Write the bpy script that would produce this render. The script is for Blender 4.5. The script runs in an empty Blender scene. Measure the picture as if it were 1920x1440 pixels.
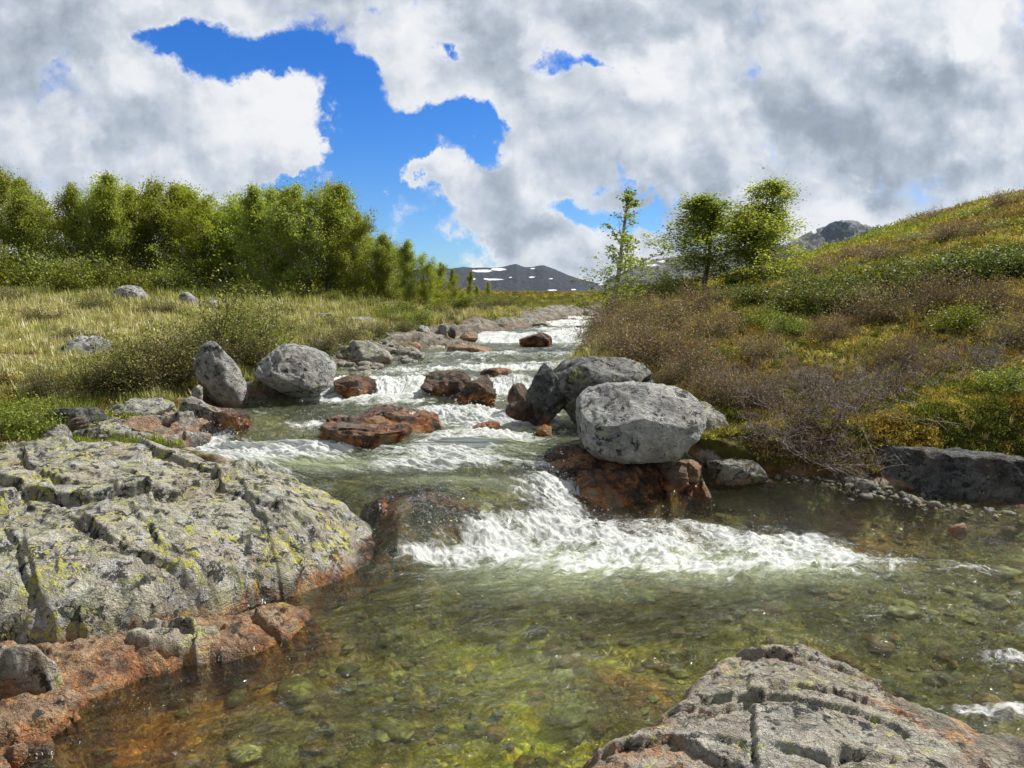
import bpy, math, random
import numpy as np
from mathutils import Vector

SC = bpy.context.scene
COL = SC.collection
R = math.radians
random.seed(7)
RNG = np.random.default_rng(7)

# ------------------------------------------------------------------ camera
FPX = 1387.0                       # focal length in pixels of the 1920 px photo
CAM_H = 2.0
PITCH = math.atan(175 / FPX)
cd = bpy.data.cameras.new('camera')
cam = bpy.data.objects.new('camera', cd)
COL.objects.link(cam)
cam.location = (0, 0, CAM_H)
cam.rotation_euler = (math.pi / 2 - PITCH, 0, 0)
cd.sensor_width = 36
cd.lens = FPX / 1920 * 36
cd.clip_start = 0.05
cd.clip_end = 30000
SC.camera = cam
SC.view_settings.view_transform = 'Standard'
SC.view_settings.look = 'None'
SC.view_settings.exposure = 0.34
SC.view_settings.gamma = 1
SC.render.resolution_x, SC.render.resolution_y = 1024, 768
SC.cycles.max_bounces = 8
SC.cycles.transparent_max_bounces = 24

CP, SP = math.cos(PITCH), math.sin(PITCH)
def ray(px, row):
    xc, yc = (px - 960) / FPX, (720 - row) / FPX
    return (xc, CP + yc * SP, -SP + yc * CP)
def W(px, row, y):
    d = ray(px, row); t = y / d[1]
    return Vector((d[0] * t, y, CAM_H + d[2] * t))
def row_of(y, z):
    a = math.atan2(CAM_H - z, y)
    return 720 + FPX * math.tan(a - PITCH)

# ------------------------------------------------------------------ sun
SUN_EL, SUN_AZ = 50.0, 62.0        # azimuth measured from the view direction towards the right
ld = bpy.data.lights.new('sun', 'SUN')
ld.energy = 5.0
ld.angle = R(0.53)
ld.color = (1.0, 0.95, 0.87)
sun = bpy.data.objects.new('sun', ld)
COL.objects.link(sun)
sdir = Vector((math.sin(R(SUN_AZ)) * math.cos(R(SUN_EL)), math.cos(R(SUN_AZ)) * math.cos(R(SUN_EL)), math.sin(R(SUN_EL))))
sun.rotation_euler = sdir.to_track_quat('Z', 'Y').to_euler()
sun.location = (0, 0, 30)

# ------------------------------------------------------------------ node helper
class NT:
    def __init__(s, tree):
        s.t = tree; s.n = tree.nodes; s.l = tree.links; s.n.clear()
    def _in(s, node, i, v):
        if v is None: return
        sock = node.inputs[i]
        if isinstance(v, bpy.types.NodeSocket): s.l.new(v, sock)
        else:
            if sock.type == 'RGBA' and hasattr(v, '__len__') and len(v) == 3: v = (*v, 1)
            if sock.type == 'VECTOR' and not hasattr(v, '__len__'): v = (v, v, v)
            sock.default_value = v
    def node(s, typ, ins=None, **kw):
        nd = s.n.new(typ)
        for k, v in kw.items(): setattr(nd, k, v)
        for k, v in (ins or {}).items(): s._in(nd, k, v)
        return nd
    def math(s, op, a, b=None, c=None, clamp=False):
        nd = s.n.new('ShaderNodeMath'); nd.operation = op; nd.use_clamp = clamp
        s._in(nd, 0, a); s._in(nd, 1, b); s._in(nd, 2, c)
        return nd.outputs[0]
    def vmath(s, op, a, b=None, out=0):
        nd = s.n.new('ShaderNodeVectorMath'); nd.operation = op
        s._in(nd, 0, a); s._in(nd, 1, b)
        return nd.outputs[out]
    def mix(s, f, a, b, blend='MIX'):
        nd = s.n.new('ShaderNodeMix'); nd.data_type = 'RGBA'; nd.blend_type = blend
        s._in(nd, 0, f); s._in(nd, 6, a); s._in(nd, 7, b)
        return nd.outputs[2]
    def fmix(s, f, a, b):
        nd = s.n.new('ShaderNodeMix'); nd.data_type = 'FLOAT'
        s._in(nd, 0, f); s._in(nd, 2, a); s._in(nd, 3, b)
        return nd.outputs[0]
    def noise(s, vec, scale, detail=4, rough=0.55, dist=0, color=False):
        nd = s.node('ShaderNodeTexNoise', {'Vector': vec, 'Scale': scale, 'Detail': detail, 'Roughness': rough, 'Distortion': dist})
        return nd.outputs[1 if color else 0]
    def voro(s, vec, scale, feature='F1', out='Distance', rand=1.0):
        nd = s.n.new('ShaderNodeTexVoronoi'); nd.feature = feature
        s._in(nd, 'Vector', vec); s._in(nd, 'Scale', scale); s._in(nd, 'Randomness', rand)
        return nd.outputs[out]
    def ss(s, v, lo, hi, a=0.0, b=1.0):
        nd = s.n.new('ShaderNodeMapRange'); nd.interpolation_type = 'SMOOTHSTEP'
        s._in(nd, 0, v); s._in(nd, 1, lo); s._in(nd, 2, hi); s._in(nd, 3, a); s._in(nd, 4, b)
        return nd.outputs[0]
    def ramp(s, f, stops):
        nd = s.n.new('ShaderNodeValToRGB'); cr = nd.color_ramp
        while len(cr.elements) < len(stops): cr.elements.new(0.5)
        for e, (p, c) in zip(cr.elements, stops):
            e.position = p; e.color = (*c, 1)
        s._in(nd, 0, f)
        return nd.outputs[0]
    def attr(s, name, out='Fac'):
        nd = s.n.new('ShaderNodeAttribute'); nd.attribute_name = name
        return nd.outputs[out]
    def bump(s, h, strength, dist, normal=None):
        return s.node('ShaderNodeBump', {'Height': h, 'Strength': strength, 'Distance': dist, 'Normal': normal}).outputs[0]

# ------------------------------------------------------------------ sky
def build_world():
    w = bpy.data.worlds.new('World'); SC.world = w; w.use_nodes = True
    T = NT(w.node_tree)
    sky = T.node('ShaderNodeTexSky', sky_type='NISHITA', sun_disc=False)
    sky.sun_elevation = R(SUN_EL); sky.sun_rotation = R(SUN_AZ)
    sky.altitude = 900; sky.air_density = 1.0; sky.dust_density = 0.35; sky.ozone_density = 2.0
    g = T.node('ShaderNodeTexCoord').outputs['Generated']
    sx = T.node('ShaderNodeSeparateXYZ', {0: g})
    yy = T.math('MAXIMUM', sx.outputs[1], 0.22)
    u = T.math('DIVIDE', sx.outputs[0], yy)
    v = T.math('DIVIDE', sx.outputs[2], yy)
    base = T.node('ShaderNodeCombineXYZ', {0: u, 1: v, 2: 0.0}).outputs[0]
    # warp, so that every edge is ragged
    wn = T.noise(base, 5.0, 8, 0.64, 0, color=True)
    wv = T.vmath('SUBTRACT', wn, (0.5, 0.5, 0.5))
    wv = T.vmath('MULTIPLY', wv, (0.27, 0.20, 0))
    p = T.vmath('ADD', base, wv)
    def uv(px, row):
        d = ray(px, row); return d[0] / d[1], d[2] / d[1]
    def blobs(lst, start):
        acc = start
        for (px, row, rx, ry, wt) in lst:
            a, b = uv(px, row)
            q = T.vmath('SUBTRACT', p, (a, b, 0))
            q = T.vmath('MULTIPLY', q, (FPX / rx, FPX / ry, 0))
            r2 = T.vmath('DOT_PRODUCT', q, q, out=1)
            e = T.math('POWER', 0.37, r2)
            acc = T.math('MULTIPLY_ADD', e, wt, acc)
        return acc
    # cover: 1 = cloud, 0 = blue
    BLUE = [(330, 85, 55, 28, -.95), (425, 130, 85, 42, -1.15), (530, 118, 75, 38, -1.1), (635, 175, 60, 50, -1.15),
            (655, 235, 70, 55, -1.0), (765, 270, 105, 52, -1.15), (850, 225, 60, 22, -.8), (905, 268, 50, 30, -.8),
            (835, 108, 30, 16, -.9), (1095, 106, 48, 18, -.9), (1010, 100, 45, 14, -.55), (585, 335, 70, 24, -.95),
            (690, 370, 125, 52, -1.5), (790, 440, 80, 36, -1.5), (850, 485, 95, 28, -1.6), (710, 300, 70, 60, -.8), (1075, 388, 90, 26, -1.1),
            (1190, 385, 55, 24, -.95), (1205, 338, 50, 12, -.8), (720, 330, 45, 70, -1.1), (1240, 372, 30, 14, -.5),
            (385, 95, 60, 20, -.3), (700, 10, 25, 14, -.4), (120, 385, 60, 14, -.45),
            (1000, -900, 900, 330, -.75), (-1700, 100, 700, 500, -.7), (3600, 100, 700, 600, -.6)]
    WHITE = [(812, 337, 75, 26, 1.9), (975, 430, 100, 50, 1.2), (1000, 478, 120, 22, 1.2), (655, 321, 42, 9, .9), (690, 272, 26, 16, .55), (598, 285, 55, 28, .85),
             (960, 395, 80, 45, .8), (760, 425, 60, 22, .8), (500, 200, 120, 60, .35)]
    C = blobs([(a, b, c * 1.05, d * 1.06, e * 1.27) for a, b, c, d, e in BLUE] + WHITE, 1.25)
    n1 = T.noise(p, 4.2, 8, 0.56)
    n2 = T.noise(base, 13.0, 7, 0.58, .3)
    nn = T.math('ADD', T.math('MULTIPLY', T.math('SUBTRACT', n1, 0.5), 3.4), T.math('MULTIPLY', T.math('SUBTRACT', n2, 0.5), 2.7))
    dens = T.math('ADD', C, nn)
    alpha = T.ss(dens, 0.05, 0.84)
    # shade of the cloud
    SH = [(1560, 60, 130, 60, .22), (1880, 30, 90, 70, .26), (1850, 285, 120, 30, .20), (530, 215, 90, 70, .20), (770, 60, 90, 60, .20),
          (880, 190, 120, 40, .26), (250, 130, 200, 60, .10), (810, 320, 70, 22, .3), (990, 370, 60, 30, .28), (1180, 270, 90, 40, .14),
          (1170, 440, 90, 30, .30), (1000, 480, 120, 26, .26), (1550, 390, 60, 30, .26), (1280, 90, 60, 60, .14), (1650, 100, 60, 60, .15),
          (1100, 28, 200, 42, -.24), (1640, 230, 250, 45, -.26), (1860, 150, 150, 50, -.22), (1320, 190, 160, 60, -.06), (150, 290, 220, 50, -.12),
          (60, 60, 130, 60, -.06), (960, 425, 75, 22, -.22), (390, 40, 110, 30, -.1), (1750, 320, 150, 30, -.12), (1380, 300, 120, 30, -.06),
          (80, 340, 90, 30, .06), (1870, 350, 90, 20, .15), (470, 310, 90, 25, -.08)]
    S = blobs(SH, 0.645)
    def relief(vec, scale, det, off, k):
        a = T.noise(vec, scale, det, .5); b = T.noise(T.vmath('ADD', vec, off), scale, det, .5)
        return T.math('MULTIPLY', T.math('SUBTRACT', a, b), k)
    S = T.math('ADD', S, relief(p, 4.2, 7, (0.025, 0.045, 0), 1.9))
    S = T.math('ADD', S, relief(base, 11.0, 6, (0.010, 0.018, 0), 1.2))
    edge = T.ss(dens, 1.0, 0.5, 0.0, 0.16)
    S = T.math('ADD', S, edge)
    S = T.math('ADD', S, T.math('MULTIPLY', T.math('SUBTRACT', T.noise(base, 2.1, 5, .5), 0.5), 0.55))
    cc = T.ramp(S, [(0.0, (.27, .31, .38)), (0.3, (.37, .42, .50)), (0.5, (.51, .57, .66)), (0.68, (.69, .74, .81)), (0.84, (.88, .90, .94)), (1.0, (.98, .99, 1.0))])
    cc = T.vmath('MULTIPLY', cc, (7.4, 7.4, 7.4))
    # brighter and whiter towards the horizon is in the Nishita sky itself; deepen its blue as the photo's camera did
    hs = T.node('ShaderNodeHueSaturation', {'Saturation': 1.42, 'Value': 1.0, 'Color': sky.outputs[0]}).outputs[0]
    hs = T.vmath('MULTIPLY', hs, T.mix(T.ss(v, .02, .45), (0.50, 0.74, 1.08), (0.24, 0.74, 1.20)))
    col = T.mix(alpha, hs, cc)
    # below the horizon: dull ground light
    col = T.mix(T.ss(sx.outputs[2], -0.03, -0.005), (0.9, 1.0, 0.7), col)
    # the unseen sky behind the camera is dimmed to cut ambient light and deepen shadows
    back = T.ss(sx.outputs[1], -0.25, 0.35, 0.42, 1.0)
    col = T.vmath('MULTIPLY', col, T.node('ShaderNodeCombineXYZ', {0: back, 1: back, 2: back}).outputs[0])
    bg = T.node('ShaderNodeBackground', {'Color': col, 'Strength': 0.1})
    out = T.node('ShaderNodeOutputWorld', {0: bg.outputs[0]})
    w.cycles.sampling_method = 'MANUAL'; w.cycles.sample_map_resolution = 512
build_world()

# ------------------------------------------------------------------ numpy noise
PERM = np.random.default_rng(3).permutation(256)
GA = np.random.default_rng(4).uniform(0, 2 * np.pi, 256)
G2 = np.stack([np.cos(GA), np.sin(GA)], 1)
_g = np.random.default_rng(5).normal(size=(256, 3)); G3 = _g / np.linalg.norm(_g, axis=1)[:, None]
def pn2(x, y, s=0):
    x = np.asarray(x, float) + s * 17.31; y = np.asarray(y, float) + s * 5.77
    xi = np.floor(x).astype(int); yi = np.floor(y).astype(int)
    fx = x - xi; fy = y - yi
    ux = fx * fx * fx * (fx * (fx * 6 - 15) + 10); uy = fy * fy * fy * (fy * (fy * 6 - 15) + 10)
    def g(ix, iy, dx, dy):
        h = G2[PERM[(PERM[ix & 255] + iy) & 255]]
        return h[..., 0] * dx + h[..., 1] * dy
    a = g(xi, yi, fx, fy); b = g(xi + 1, yi, fx - 1, fy)
    c = g(xi, yi + 1, fx, fy - 1); d = g(xi + 1, yi + 1, fx - 1, fy - 1)
    return (a + (b - a) * ux + ((c + (d - c) * ux) - (a + (b - a) * ux)) * uy) * 1.4
def fb2(x, y, o=4, s=0, ridged=False, gain=0.5):
    r = 0; a = 1; t = 0
    for i in range(o):
        n = pn2(x * 2.03 ** i, y * 2.03 ** i, s + i)
        if ridged: n = 1 - 2 * np.abs(n)
        r = r + n * a; t += a; a *= gain
    return r / t
def pn3(p, s=0):
    p = p + s * np.array([11.3, 7.1, 3.9])
    pi = np.floor(p).astype(int); f = p - pi
    u = f * f * f * (f * (f * 6 - 15) + 10)
    def g(i, j, k):
        h = PERM[(PERM[(PERM[(pi[:, 0] + i) & 255] + pi[:, 1] + j) & 255] + pi[:, 2] + k) & 255]
        q = G3[h]
        return q[:, 0] * (f[:, 0] - i) + q[:, 1] * (f[:, 1] - j) + q[:, 2] * (f[:, 2] - k)
    def L(a, b, t): return a + (b - a) * t
    return L(L(L(g(0,0,0), g(1,0,0), u[:,0]), L(g(0,1,0), g(1,1,0), u[:,0]), u[:,1]),
             L(L(g(0,0,1), g(1,0,1), u[:,0]), L(g(0,1,1), g(1,1,1), u[:,0]), u[:,1]), u[:,2]) * 1.4
def fb3(p, o=4, s=0, ridged=False, gain=0.5):
    r = 0; a = 1; t = 0
    for i in range(o):
        n = pn3(p * 2.03 ** i, s + i)
        if ridged: n = 1 - 2 * np.abs(n)
        r = r + n * a; t += a; a *= gain
    return r / t
def vor2(x, y, s=0):
    """returns F1, F2, cell hash (int), cell centre offset x, y"""
    xi = np.floor(x).astype(int); yi = np.floor(y).astype(int)
    F1 = np.full(x.shape, 9.0); F2 = np.full(x.shape, 9.0); H = np.zeros(x.shape, int); OX = np.zeros(x.shape); OY = np.zeros(x.shape)
    for i in (-1, 0, 1):
        for j in (-1, 0, 1):
            cx, cy = xi + i, yi + j
            h = PERM[(PERM[(cx + s) & 255] + cy) & 255]; h2 = PERM[(h + 91 + s) & 255]
            dx = cx + .1 + .8 * h / 255 - x; dy = cy + .1 + .8 * h2 / 255 - y
            d = np.hypot(dx, dy)
            nw = d < F1
            F2 = np.where(nw, F1, np.minimum(F2, d)); F1 = np.where(nw, d, F1)
            H = np.where(nw, h, H); OX = np.where(nw, -dx, OX); OY = np.where(nw, -dy, OY)
    return F1, F2, H, OX, OY
def facets(x, y, cell, amp, tilt, s=0, ang=0.0, stretch=1.0, crack=0.0):
    c, sn = math.cos(ang), math.sin(ang)
    a = (x * c + y * sn) / (cell * stretch); b = (-x * sn + y * c) / cell
    wx = fb2(a * 1.3, b * 1.3, 2, s + 40) * .25
    F1, F2, H, OX, OY = vor2(a + wx, b - wx, s)
    off = (H / 255.0 - .5) * amp
    h2 = PERM[(H + 31) & 255] / 255.0 - .5; h3 = PERM[(H + 77) & 255] / 255.0 - .5
    z = off + (OX * h2 + OY * h3) * tilt
    if crack: z = z - crack * np.clip(1 - (F2 - F1) / .035, 0, 1)
    return z
def sst(x, a, b):
    t = np.clip((x - a) / (b - a), 0, 1); return t * t * (3 - 2 * t)

# ------------------------------------------------------------------ water level
STEPS = [(None, .36, .42), (lambda x: 7.50 - .10 * x, .10, .22), (lambda x: 8.65 + 0 * x, .08, .2), (lambda x: 10.35 + .2 * x, .20, .3),
         (lambda x: 13.2 + 0 * x, .06, .3), (lambda x: 17.2 + 0 * x, .18, .5), (lambda x: 21.0 + 0 * x, .15, .8)]
def fall_y(x):
    return 6.37 + .45 * np.clip(x - .5, 0, 9) + .8 * np.clip(x - 1.3, 0, 1.4) - .75 * np.clip(.5 - x, 0, 1.35) + 1.25 * np.clip(-.85 - x, 0, .75)
def zw(x, y):
    x = np.asarray(x, float); y = np.asarray(y, float)
    z = 0.0 * (x + y)
    for f, dh, w in STEPS:
        y0 = fall_y(x) if f is None else f(x)
        z = z + dh * sst(y, y0 - w, y0 + w)
    return z + .004 * np.clip(y - 6.5, 0, 30)
def Ww(px, row, dz=0.0):
    """the point of the water surface seen at a pixel"""
    d = ray(px, row)
    ys = np.linspace(1.5, 40, 6000)
    xs = d[0] / d[1] * ys; zs = CAM_H + d[2] / d[1] * ys
    k = np.argmax(zs < zw(xs, ys) + dz)
    return Vector((xs[k], ys[k], zs[k]))

# banks of the stream, (pixel column, row) of the waterline
LB = [(-400, 1440), (-100, 1330), (80, 1250), (330, 1170), (560, 1100), (720, 1050), (690, 960), (560, 900), (400, 860), (300, 820), (420, 790), (450, 757), (600, 738),
      (630, 712), (640, 690), (740, 668), (830, 650), (850, 637), (930, 622), (1040, 607), (1075, 597)]
RB = [(3400, 1440), (2700, 1200), (2300, 1080), (2050, 980), (1920, 958), (1650, 922), (1480, 893), (1380, 868), (1200, 830), (1110, 790), (1010, 752),
      (1020, 705), (1070, 680), (1100, 655), (1120, 640), (1125, 620), (1118, 607), (1122, 598)]
def edge(lst, ext_near, ext_far):
    pts = sorted([(p.y, p.x) for p in (Ww(a, b) for a, b in lst)])
    pts = [ext_near] + pts + ext_far
    ys = np.array([p[0] for p in pts]); xs = np.array([p[1] for p in pts])
    o = np.argsort(ys); return ys[o], xs[o]
LY, LX = edge(LB, (-4, -3.6), [(26, 3.2), (30, 5.5)])
RY, RX = edge(RB, (-4, 6.5), [(26, 4.3), (30, 6.0)])
def xl(y): return np.interp(y, LY, LX)
def xr(y): return np.interp(y, RY, RX)
def bankd(x, y):
    w = .10 * pn2(x * 1.7, y * 1.7, 9) + .05 * pn2(x * 5, y * 5, 10)
    e = np.clip(y / 8, .4, 1.2)
    return np.maximum(xl(y) - x, x - xr(y)) + w * e

# ------------------------------------------------------------------ terrain
PXC = np.array([-3000, -1200, -500, 0, 250, 500, 700, 850, 960, 1100, 1200, 1350, 1500, 1700, 1920, 2400, 4800], float)
TAB = [
 (3,   [.9, .6, .5, .35, .3, .3, .2, .2, .2, .2, .2, .2, .2, .2, .2, .3, .6]),
 (5,   [1.2, .8, .6, .3, .25, .2, .2, .2, .2, .2, .2, .2, .2, .3, .35, .5, 1.0]),
 (6.5, [1.4, .9, .7, .42, .3, .3, .3, .3, .3, .3, .35, .35, .35, .4, .5, .8, 1.6]),
 (8,   [1.5, 1.1, .8, .60, .52, .5, .5, .5, .5, .5, .5, .5, .55, .65, .78, 1.15, 2.2]),
 (10,  [1.8, 1.3, 1.0, .85, .80, .75, .75, .75, .8, .9, 1.0, .98, 1.1, 1.25, 1.42, 1.9, 3.2]),
 (13,  [2.1, 1.6, 1.3, 1.08, 1.05, 1.0, .95, .95, .98, 1.15, 1.36, 1.50, 1.68, 1.95, 2.3, 3.0, 5]),
 (18,  [2.8, 2.1, 1.6, 1.35, 1.28, 1.2, 1.15, 1.16, 1.2, 1.35, 1.6, 1.82, 2.05, 2.6, 3.1, 4.2, 7]),
 (25,  [4, 3, 2.3, 1.85, 1.75, 1.65, 1.52, 1.5, 1.4, 1.45, 1.7, 2.0, 2.5, 3.6, 4.7, 6.5, 10]),
 (35,  [6, 4.3, 3.2, 2.5, 2.3, 2.1, 1.85, 1.75, 1.6, 1.55, 1.75, 2.2, 3.2, 4.9, 6.3, 8.5, 14]),
 (60,  [10, 7, 5, 3.6, 3.1, 2.7, 2.2, 1.9, 1.65, 1.55, 1.7, 2.2, 3.9, 7.1, 9.4, 13.5, 22]),
 (120, [16, 11, 8, 5, 4, 3, 1.2, .5, .2, .1, .1, .6, 2.2, 6, 10, 18, 30]),
 (300, [10, 8, 5, 2, 0, -4, -8, -10, -10, -10, -10, -8, -6, -4, 0, 6, 10]),
 (9500,[-30] * 17)]
TY = np.log(np.array([t[0] for t in TAB], float)); TZ = np.array([t[1] for t in TAB], float)
NU, NV = 300, 420
gu = np.linspace(-3000, 4800, NU); gv = np.linspace(TY[0], TY[-1], NV)
tmp = np.array([np.interp(gu, PXC, r) for r in TZ])
DEN = np.array([np.interp(gv, TY, tmp[:, j]) for j in range(NU)]).T
def blur(a, n, ax):
    k = np.ones(2 * n + 1) / (2 * n + 1)
    p = np.pad(a, [(n, n) if i == ax else (0, 0) for i in range(2)], mode='edge')
    return np.apply_along_axis(lambda m: np.convolve(m, k, 'valid'), ax, p)
for _ in range(2): DEN = blur(blur(DEN, 4, 1), 7, 0)
def bank_z(x, y):
    yc = np.clip(y, 3, 9500)
    px = np.clip(960 + FPX * x / yc, -3000, 4800)
    a = (px + 3000) / 7800 * (NU - 1); b = (np.log(yc) - TY[0]) / (TY[-1] - TY[0]) * (NV - 1)
    i = np.clip(a.astype(int), 0, NU - 2); j = np.clip(b.astype(int), 0, NV - 2)
    fa = a - i; fb = b - j
    return (DEN[j, i] * (1 - fa) + DEN[j, i + 1] * fa) * (1 - fb) + (DEN[j + 1, i] * (1 - fa) + DEN[j + 1, i + 1] * fa) * fb
def ground(x, y, fine=True):
    x = np.asarray(x, float); y = np.asarray(y, float)
    d = bankd(x, y)
    b = bank_z(x, y)
    w = zw(x, np.minimum(y, 24))
    amp = np.clip(y / 12, .35, 6)
    b = b + amp * (.10 * fb2(x * .35, y * .35, 3, 2) ) + .05 * fb2(x * 1.6, y * 1.6, 3, 3) * np.clip(amp, 0, 1.5)
    b = b + np.clip((y - 60) / 200, 0, 1) * 2.5 * fb2(x / 60, y / 60, 4, 8)
    lip = w + .04 + .10 * sst(d, 0, .6)
    b = np.maximum(b, lip)
    hollow = sst(x, 2.0, 2.6) * (1 - sst(y - .02 * x, 7.2, 7.7)) * sst(y, 5.0, 6.0)
    b = b * (1 - hollow) + (w + .03) * hollow
    under = sst(-x, .3, .9) * (1 - sst(y, 6.35, 6.75)) * (y > -5)
    # broken bedrock along the shore
    shore = np.exp(-np.clip(d, 0, 9) / (0.45 + .03 * np.clip(y, 0, 25)))
    if fine:
        f = facets(x, y, .34, .10, .16, 1, ang=-.5, stretch=1.8, crack=.03) * np.clip(y / 10, .7, 1.2) + facets(x, y, 1.1, .26, .5, 4, ang=.3, stretch=1.6) * sst(y, 11, 15)
    else: f = 0
    wb = np.clip(.25 + y * .03, .3, 1.0)
    t = sst(d, -.12, wb)
    depth = .04 + .36 * sst(-d, 0, 1.0) * np.clip(1.25 - y / 20, .25, 1)
    depth = depth * (.75 + .5 * pn2(x * .9, y * .9, 12)) + .03
    bed = w - depth
    if fine:
        F1, F2, H, OX, OY = vor2(x * 5.5, y * 5.5, 3)
        bed = bed + .05 * np.clip(1 - F1 * 1.25, 0, 1) * (H / 255.) + .035 * fb2(x * 3, y * 3, 3, 21) + f * .5
    z = bed * (1 - t) + (b + f * shore * .8) * t
    z = z * (1 - under) + np.minimum(z, -.18) * under
    on = (y < 29)
    z = np.where(on, z, b)
    return z

# ------------------------------------------------------------------ mesh helpers
def finish(o, label=None, cat=None, group=None, kind=None):
    if label: o['label'] = label
    if cat: o['category'] = cat
    if group: o['group'] = group
    if kind: o['kind'] = kind
    return o
def mesh_np(name, verts, faces, mat, loc=(0, 0, 0), smooth=True, attrs=None, parent=None):
    me = bpy.data.meshes.new(name)
    verts = np.asarray(verts, np.float32); faces = np.asarray(faces, np.int32)
    nv, nf, k = len(verts), len(faces), faces.shape[1]
    me.vertices.add(nv); me.vertices.foreach_set('co', verts.ravel())
    me.loops.add(nf * k); me.loops.foreach_set('vertex_index', faces.ravel())
    me.polygons.add(nf); me.polygons.foreach_set('loop_start', np.arange(0, nf * k, k, dtype=np.int32))
    me.polygons.foreach_set('loop_total', np.full(nf, k, np.int32))
    me.polygons.foreach_set('use_smooth', np.full(nf, smooth, bool))
    me.update(calc_edges=True)
    for an, arr in (attrs or {}).items():
        arr = np.asarray(arr, np.float32)
        if arr.ndim == 1:
            a = me.attributes.new(an, 'FLOAT', 'POINT'); a.data.foreach_set('value', arr)
        elif arr.shape[1] == 3:
            a = me.attributes.new(an, 'FLOAT_VECTOR', 'POINT'); a.data.foreach_set('vector', arr.ravel())
        else:
            a = me.attributes.new(an, 'FLOAT_COLOR', 'POINT'); a.data.foreach_set('color', arr.ravel())
    if mat: me.materials.append(mat)
    o = bpy.data.objects.new(name, me); COL.objects.link(o); o.location = loc
    if parent: o.parent = parent
    return o
def grid_faces(nr, nc, flip=False):
    i = np.arange(nr - 1)[:, None] * nc + np.arange(nc - 1)[None, :]
    i = i.ravel()
    f = np.stack([i, i + 1, i + nc + 1, i + nc], 1)
    return f[:, ::-1] if flip else f
def compact(verts, faces, attrs):
    used = np.zeros(len(verts), bool); used[faces.ravel()] = True
    idx = np.cumsum(used) - 1
    return verts[used], idx[faces], {k: v[used] for k, v in attrs.items()}
def empty(name, loc, rz=0, label=None, cat=None, group=None):
    o = bpy.data.objects.new(name, None); COL.objects.link(o); o.location = loc; o.rotation_euler.z = rz
    o.empty_display_size = .1
    return finish(o, label, cat, group)
def copy_tree(o, parent=None):
    c = o.copy(); COL.objects.link(c)
    if parent: c.parent = parent
    for ch in list(o.children): copy_tree(ch, c)
    return c
def tubes(segs, k=4):
    """segs: list of (p0, p1, r0, r1) -> verts, faces, vectorised"""
    P0 = np.array([s[0] for s in segs], float); P1 = np.array([s[1] for s in segs], float)
    r0 = np.array([s[2] for s in segs]); r1 = np.array([s[3] for s in segs])
    d = P1 - P0; d /= (np.linalg.norm(d, axis=1)[:, None] + 1e-9)
    ref = np.where(np.abs(d[:, 2:3]) < .9, np.array([[0, 0, 1.]]), np.array([[1., 0, 0]]))
    a = np.cross(d, ref); a /= np.linalg.norm(a, axis=1)[:, None]; b = np.cross(d, a)
    th = np.arange(k) * 2 * np.pi / k
    ring = a[:, None, :] * np.cos(th)[None, :, None] + b[:, None, :] * np.sin(th)[None, :, None]
    V0 = P0[:, None, :] + ring * r0[:, None, None]; V1 = P1[:, None, :] + ring * r1[:, None, None]
    V = np.concatenate([V0, V1], 1).reshape(-1, 3)
    base = np.arange(len(segs))[:, None] * 2 * k
    j = np.arange(k); jn = (j + 1) % k
    F = np.stack([base + j, base + jn, base + k + jn, base + k + j], 2).reshape(-1, 4)
    return V, F
def leaves(C, size, rng, aspect=.7, up=.3):
    n = len(C)
    nrm = rng.normal(size=(n, 3)); nrm[:, 2] = np.abs(nrm[:, 2]) + up; nrm /= np.linalg.norm(nrm, axis=1)[:, None]
    t = rng.normal(size=(n, 3)); a = np.cross(nrm, t); a /= np.linalg.norm(a, axis=1)[:, None]; b = np.cross(nrm, a)
    s = (size * rng.uniform(.6, 1.35, n))[:, None]
    V = np.stack([C - a * s, C + b * s * aspect * .9 - a * s * .1, C + a * s, C - b * s * aspect * .9 - a * s * .1], 1).reshape(-1, 3)
    F = np.arange(n * 4).reshape(-1, 4)
    return V, F
def rgba(c): return np.concatenate([c, np.ones((len(c), 1))], 1)
def catp(lst):
    V = []; F = []; Cc = []; n = 0
    for v, f, c in lst:
        V.append(v); F.append(f + n); Cc.append(c); n += len(v)
    return np.concatenate(V), np.concatenate(F), np.concatenate(Cc)

# ------------------------------------------------------------------ materials
def new_mat(name):
    m = bpy.data.materials.new(name); m.use_nodes = True
    return m, NT(m.node_tree)
def out_surf(T, s): T.node('ShaderNodeOutputMaterial', {0: s})

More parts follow.
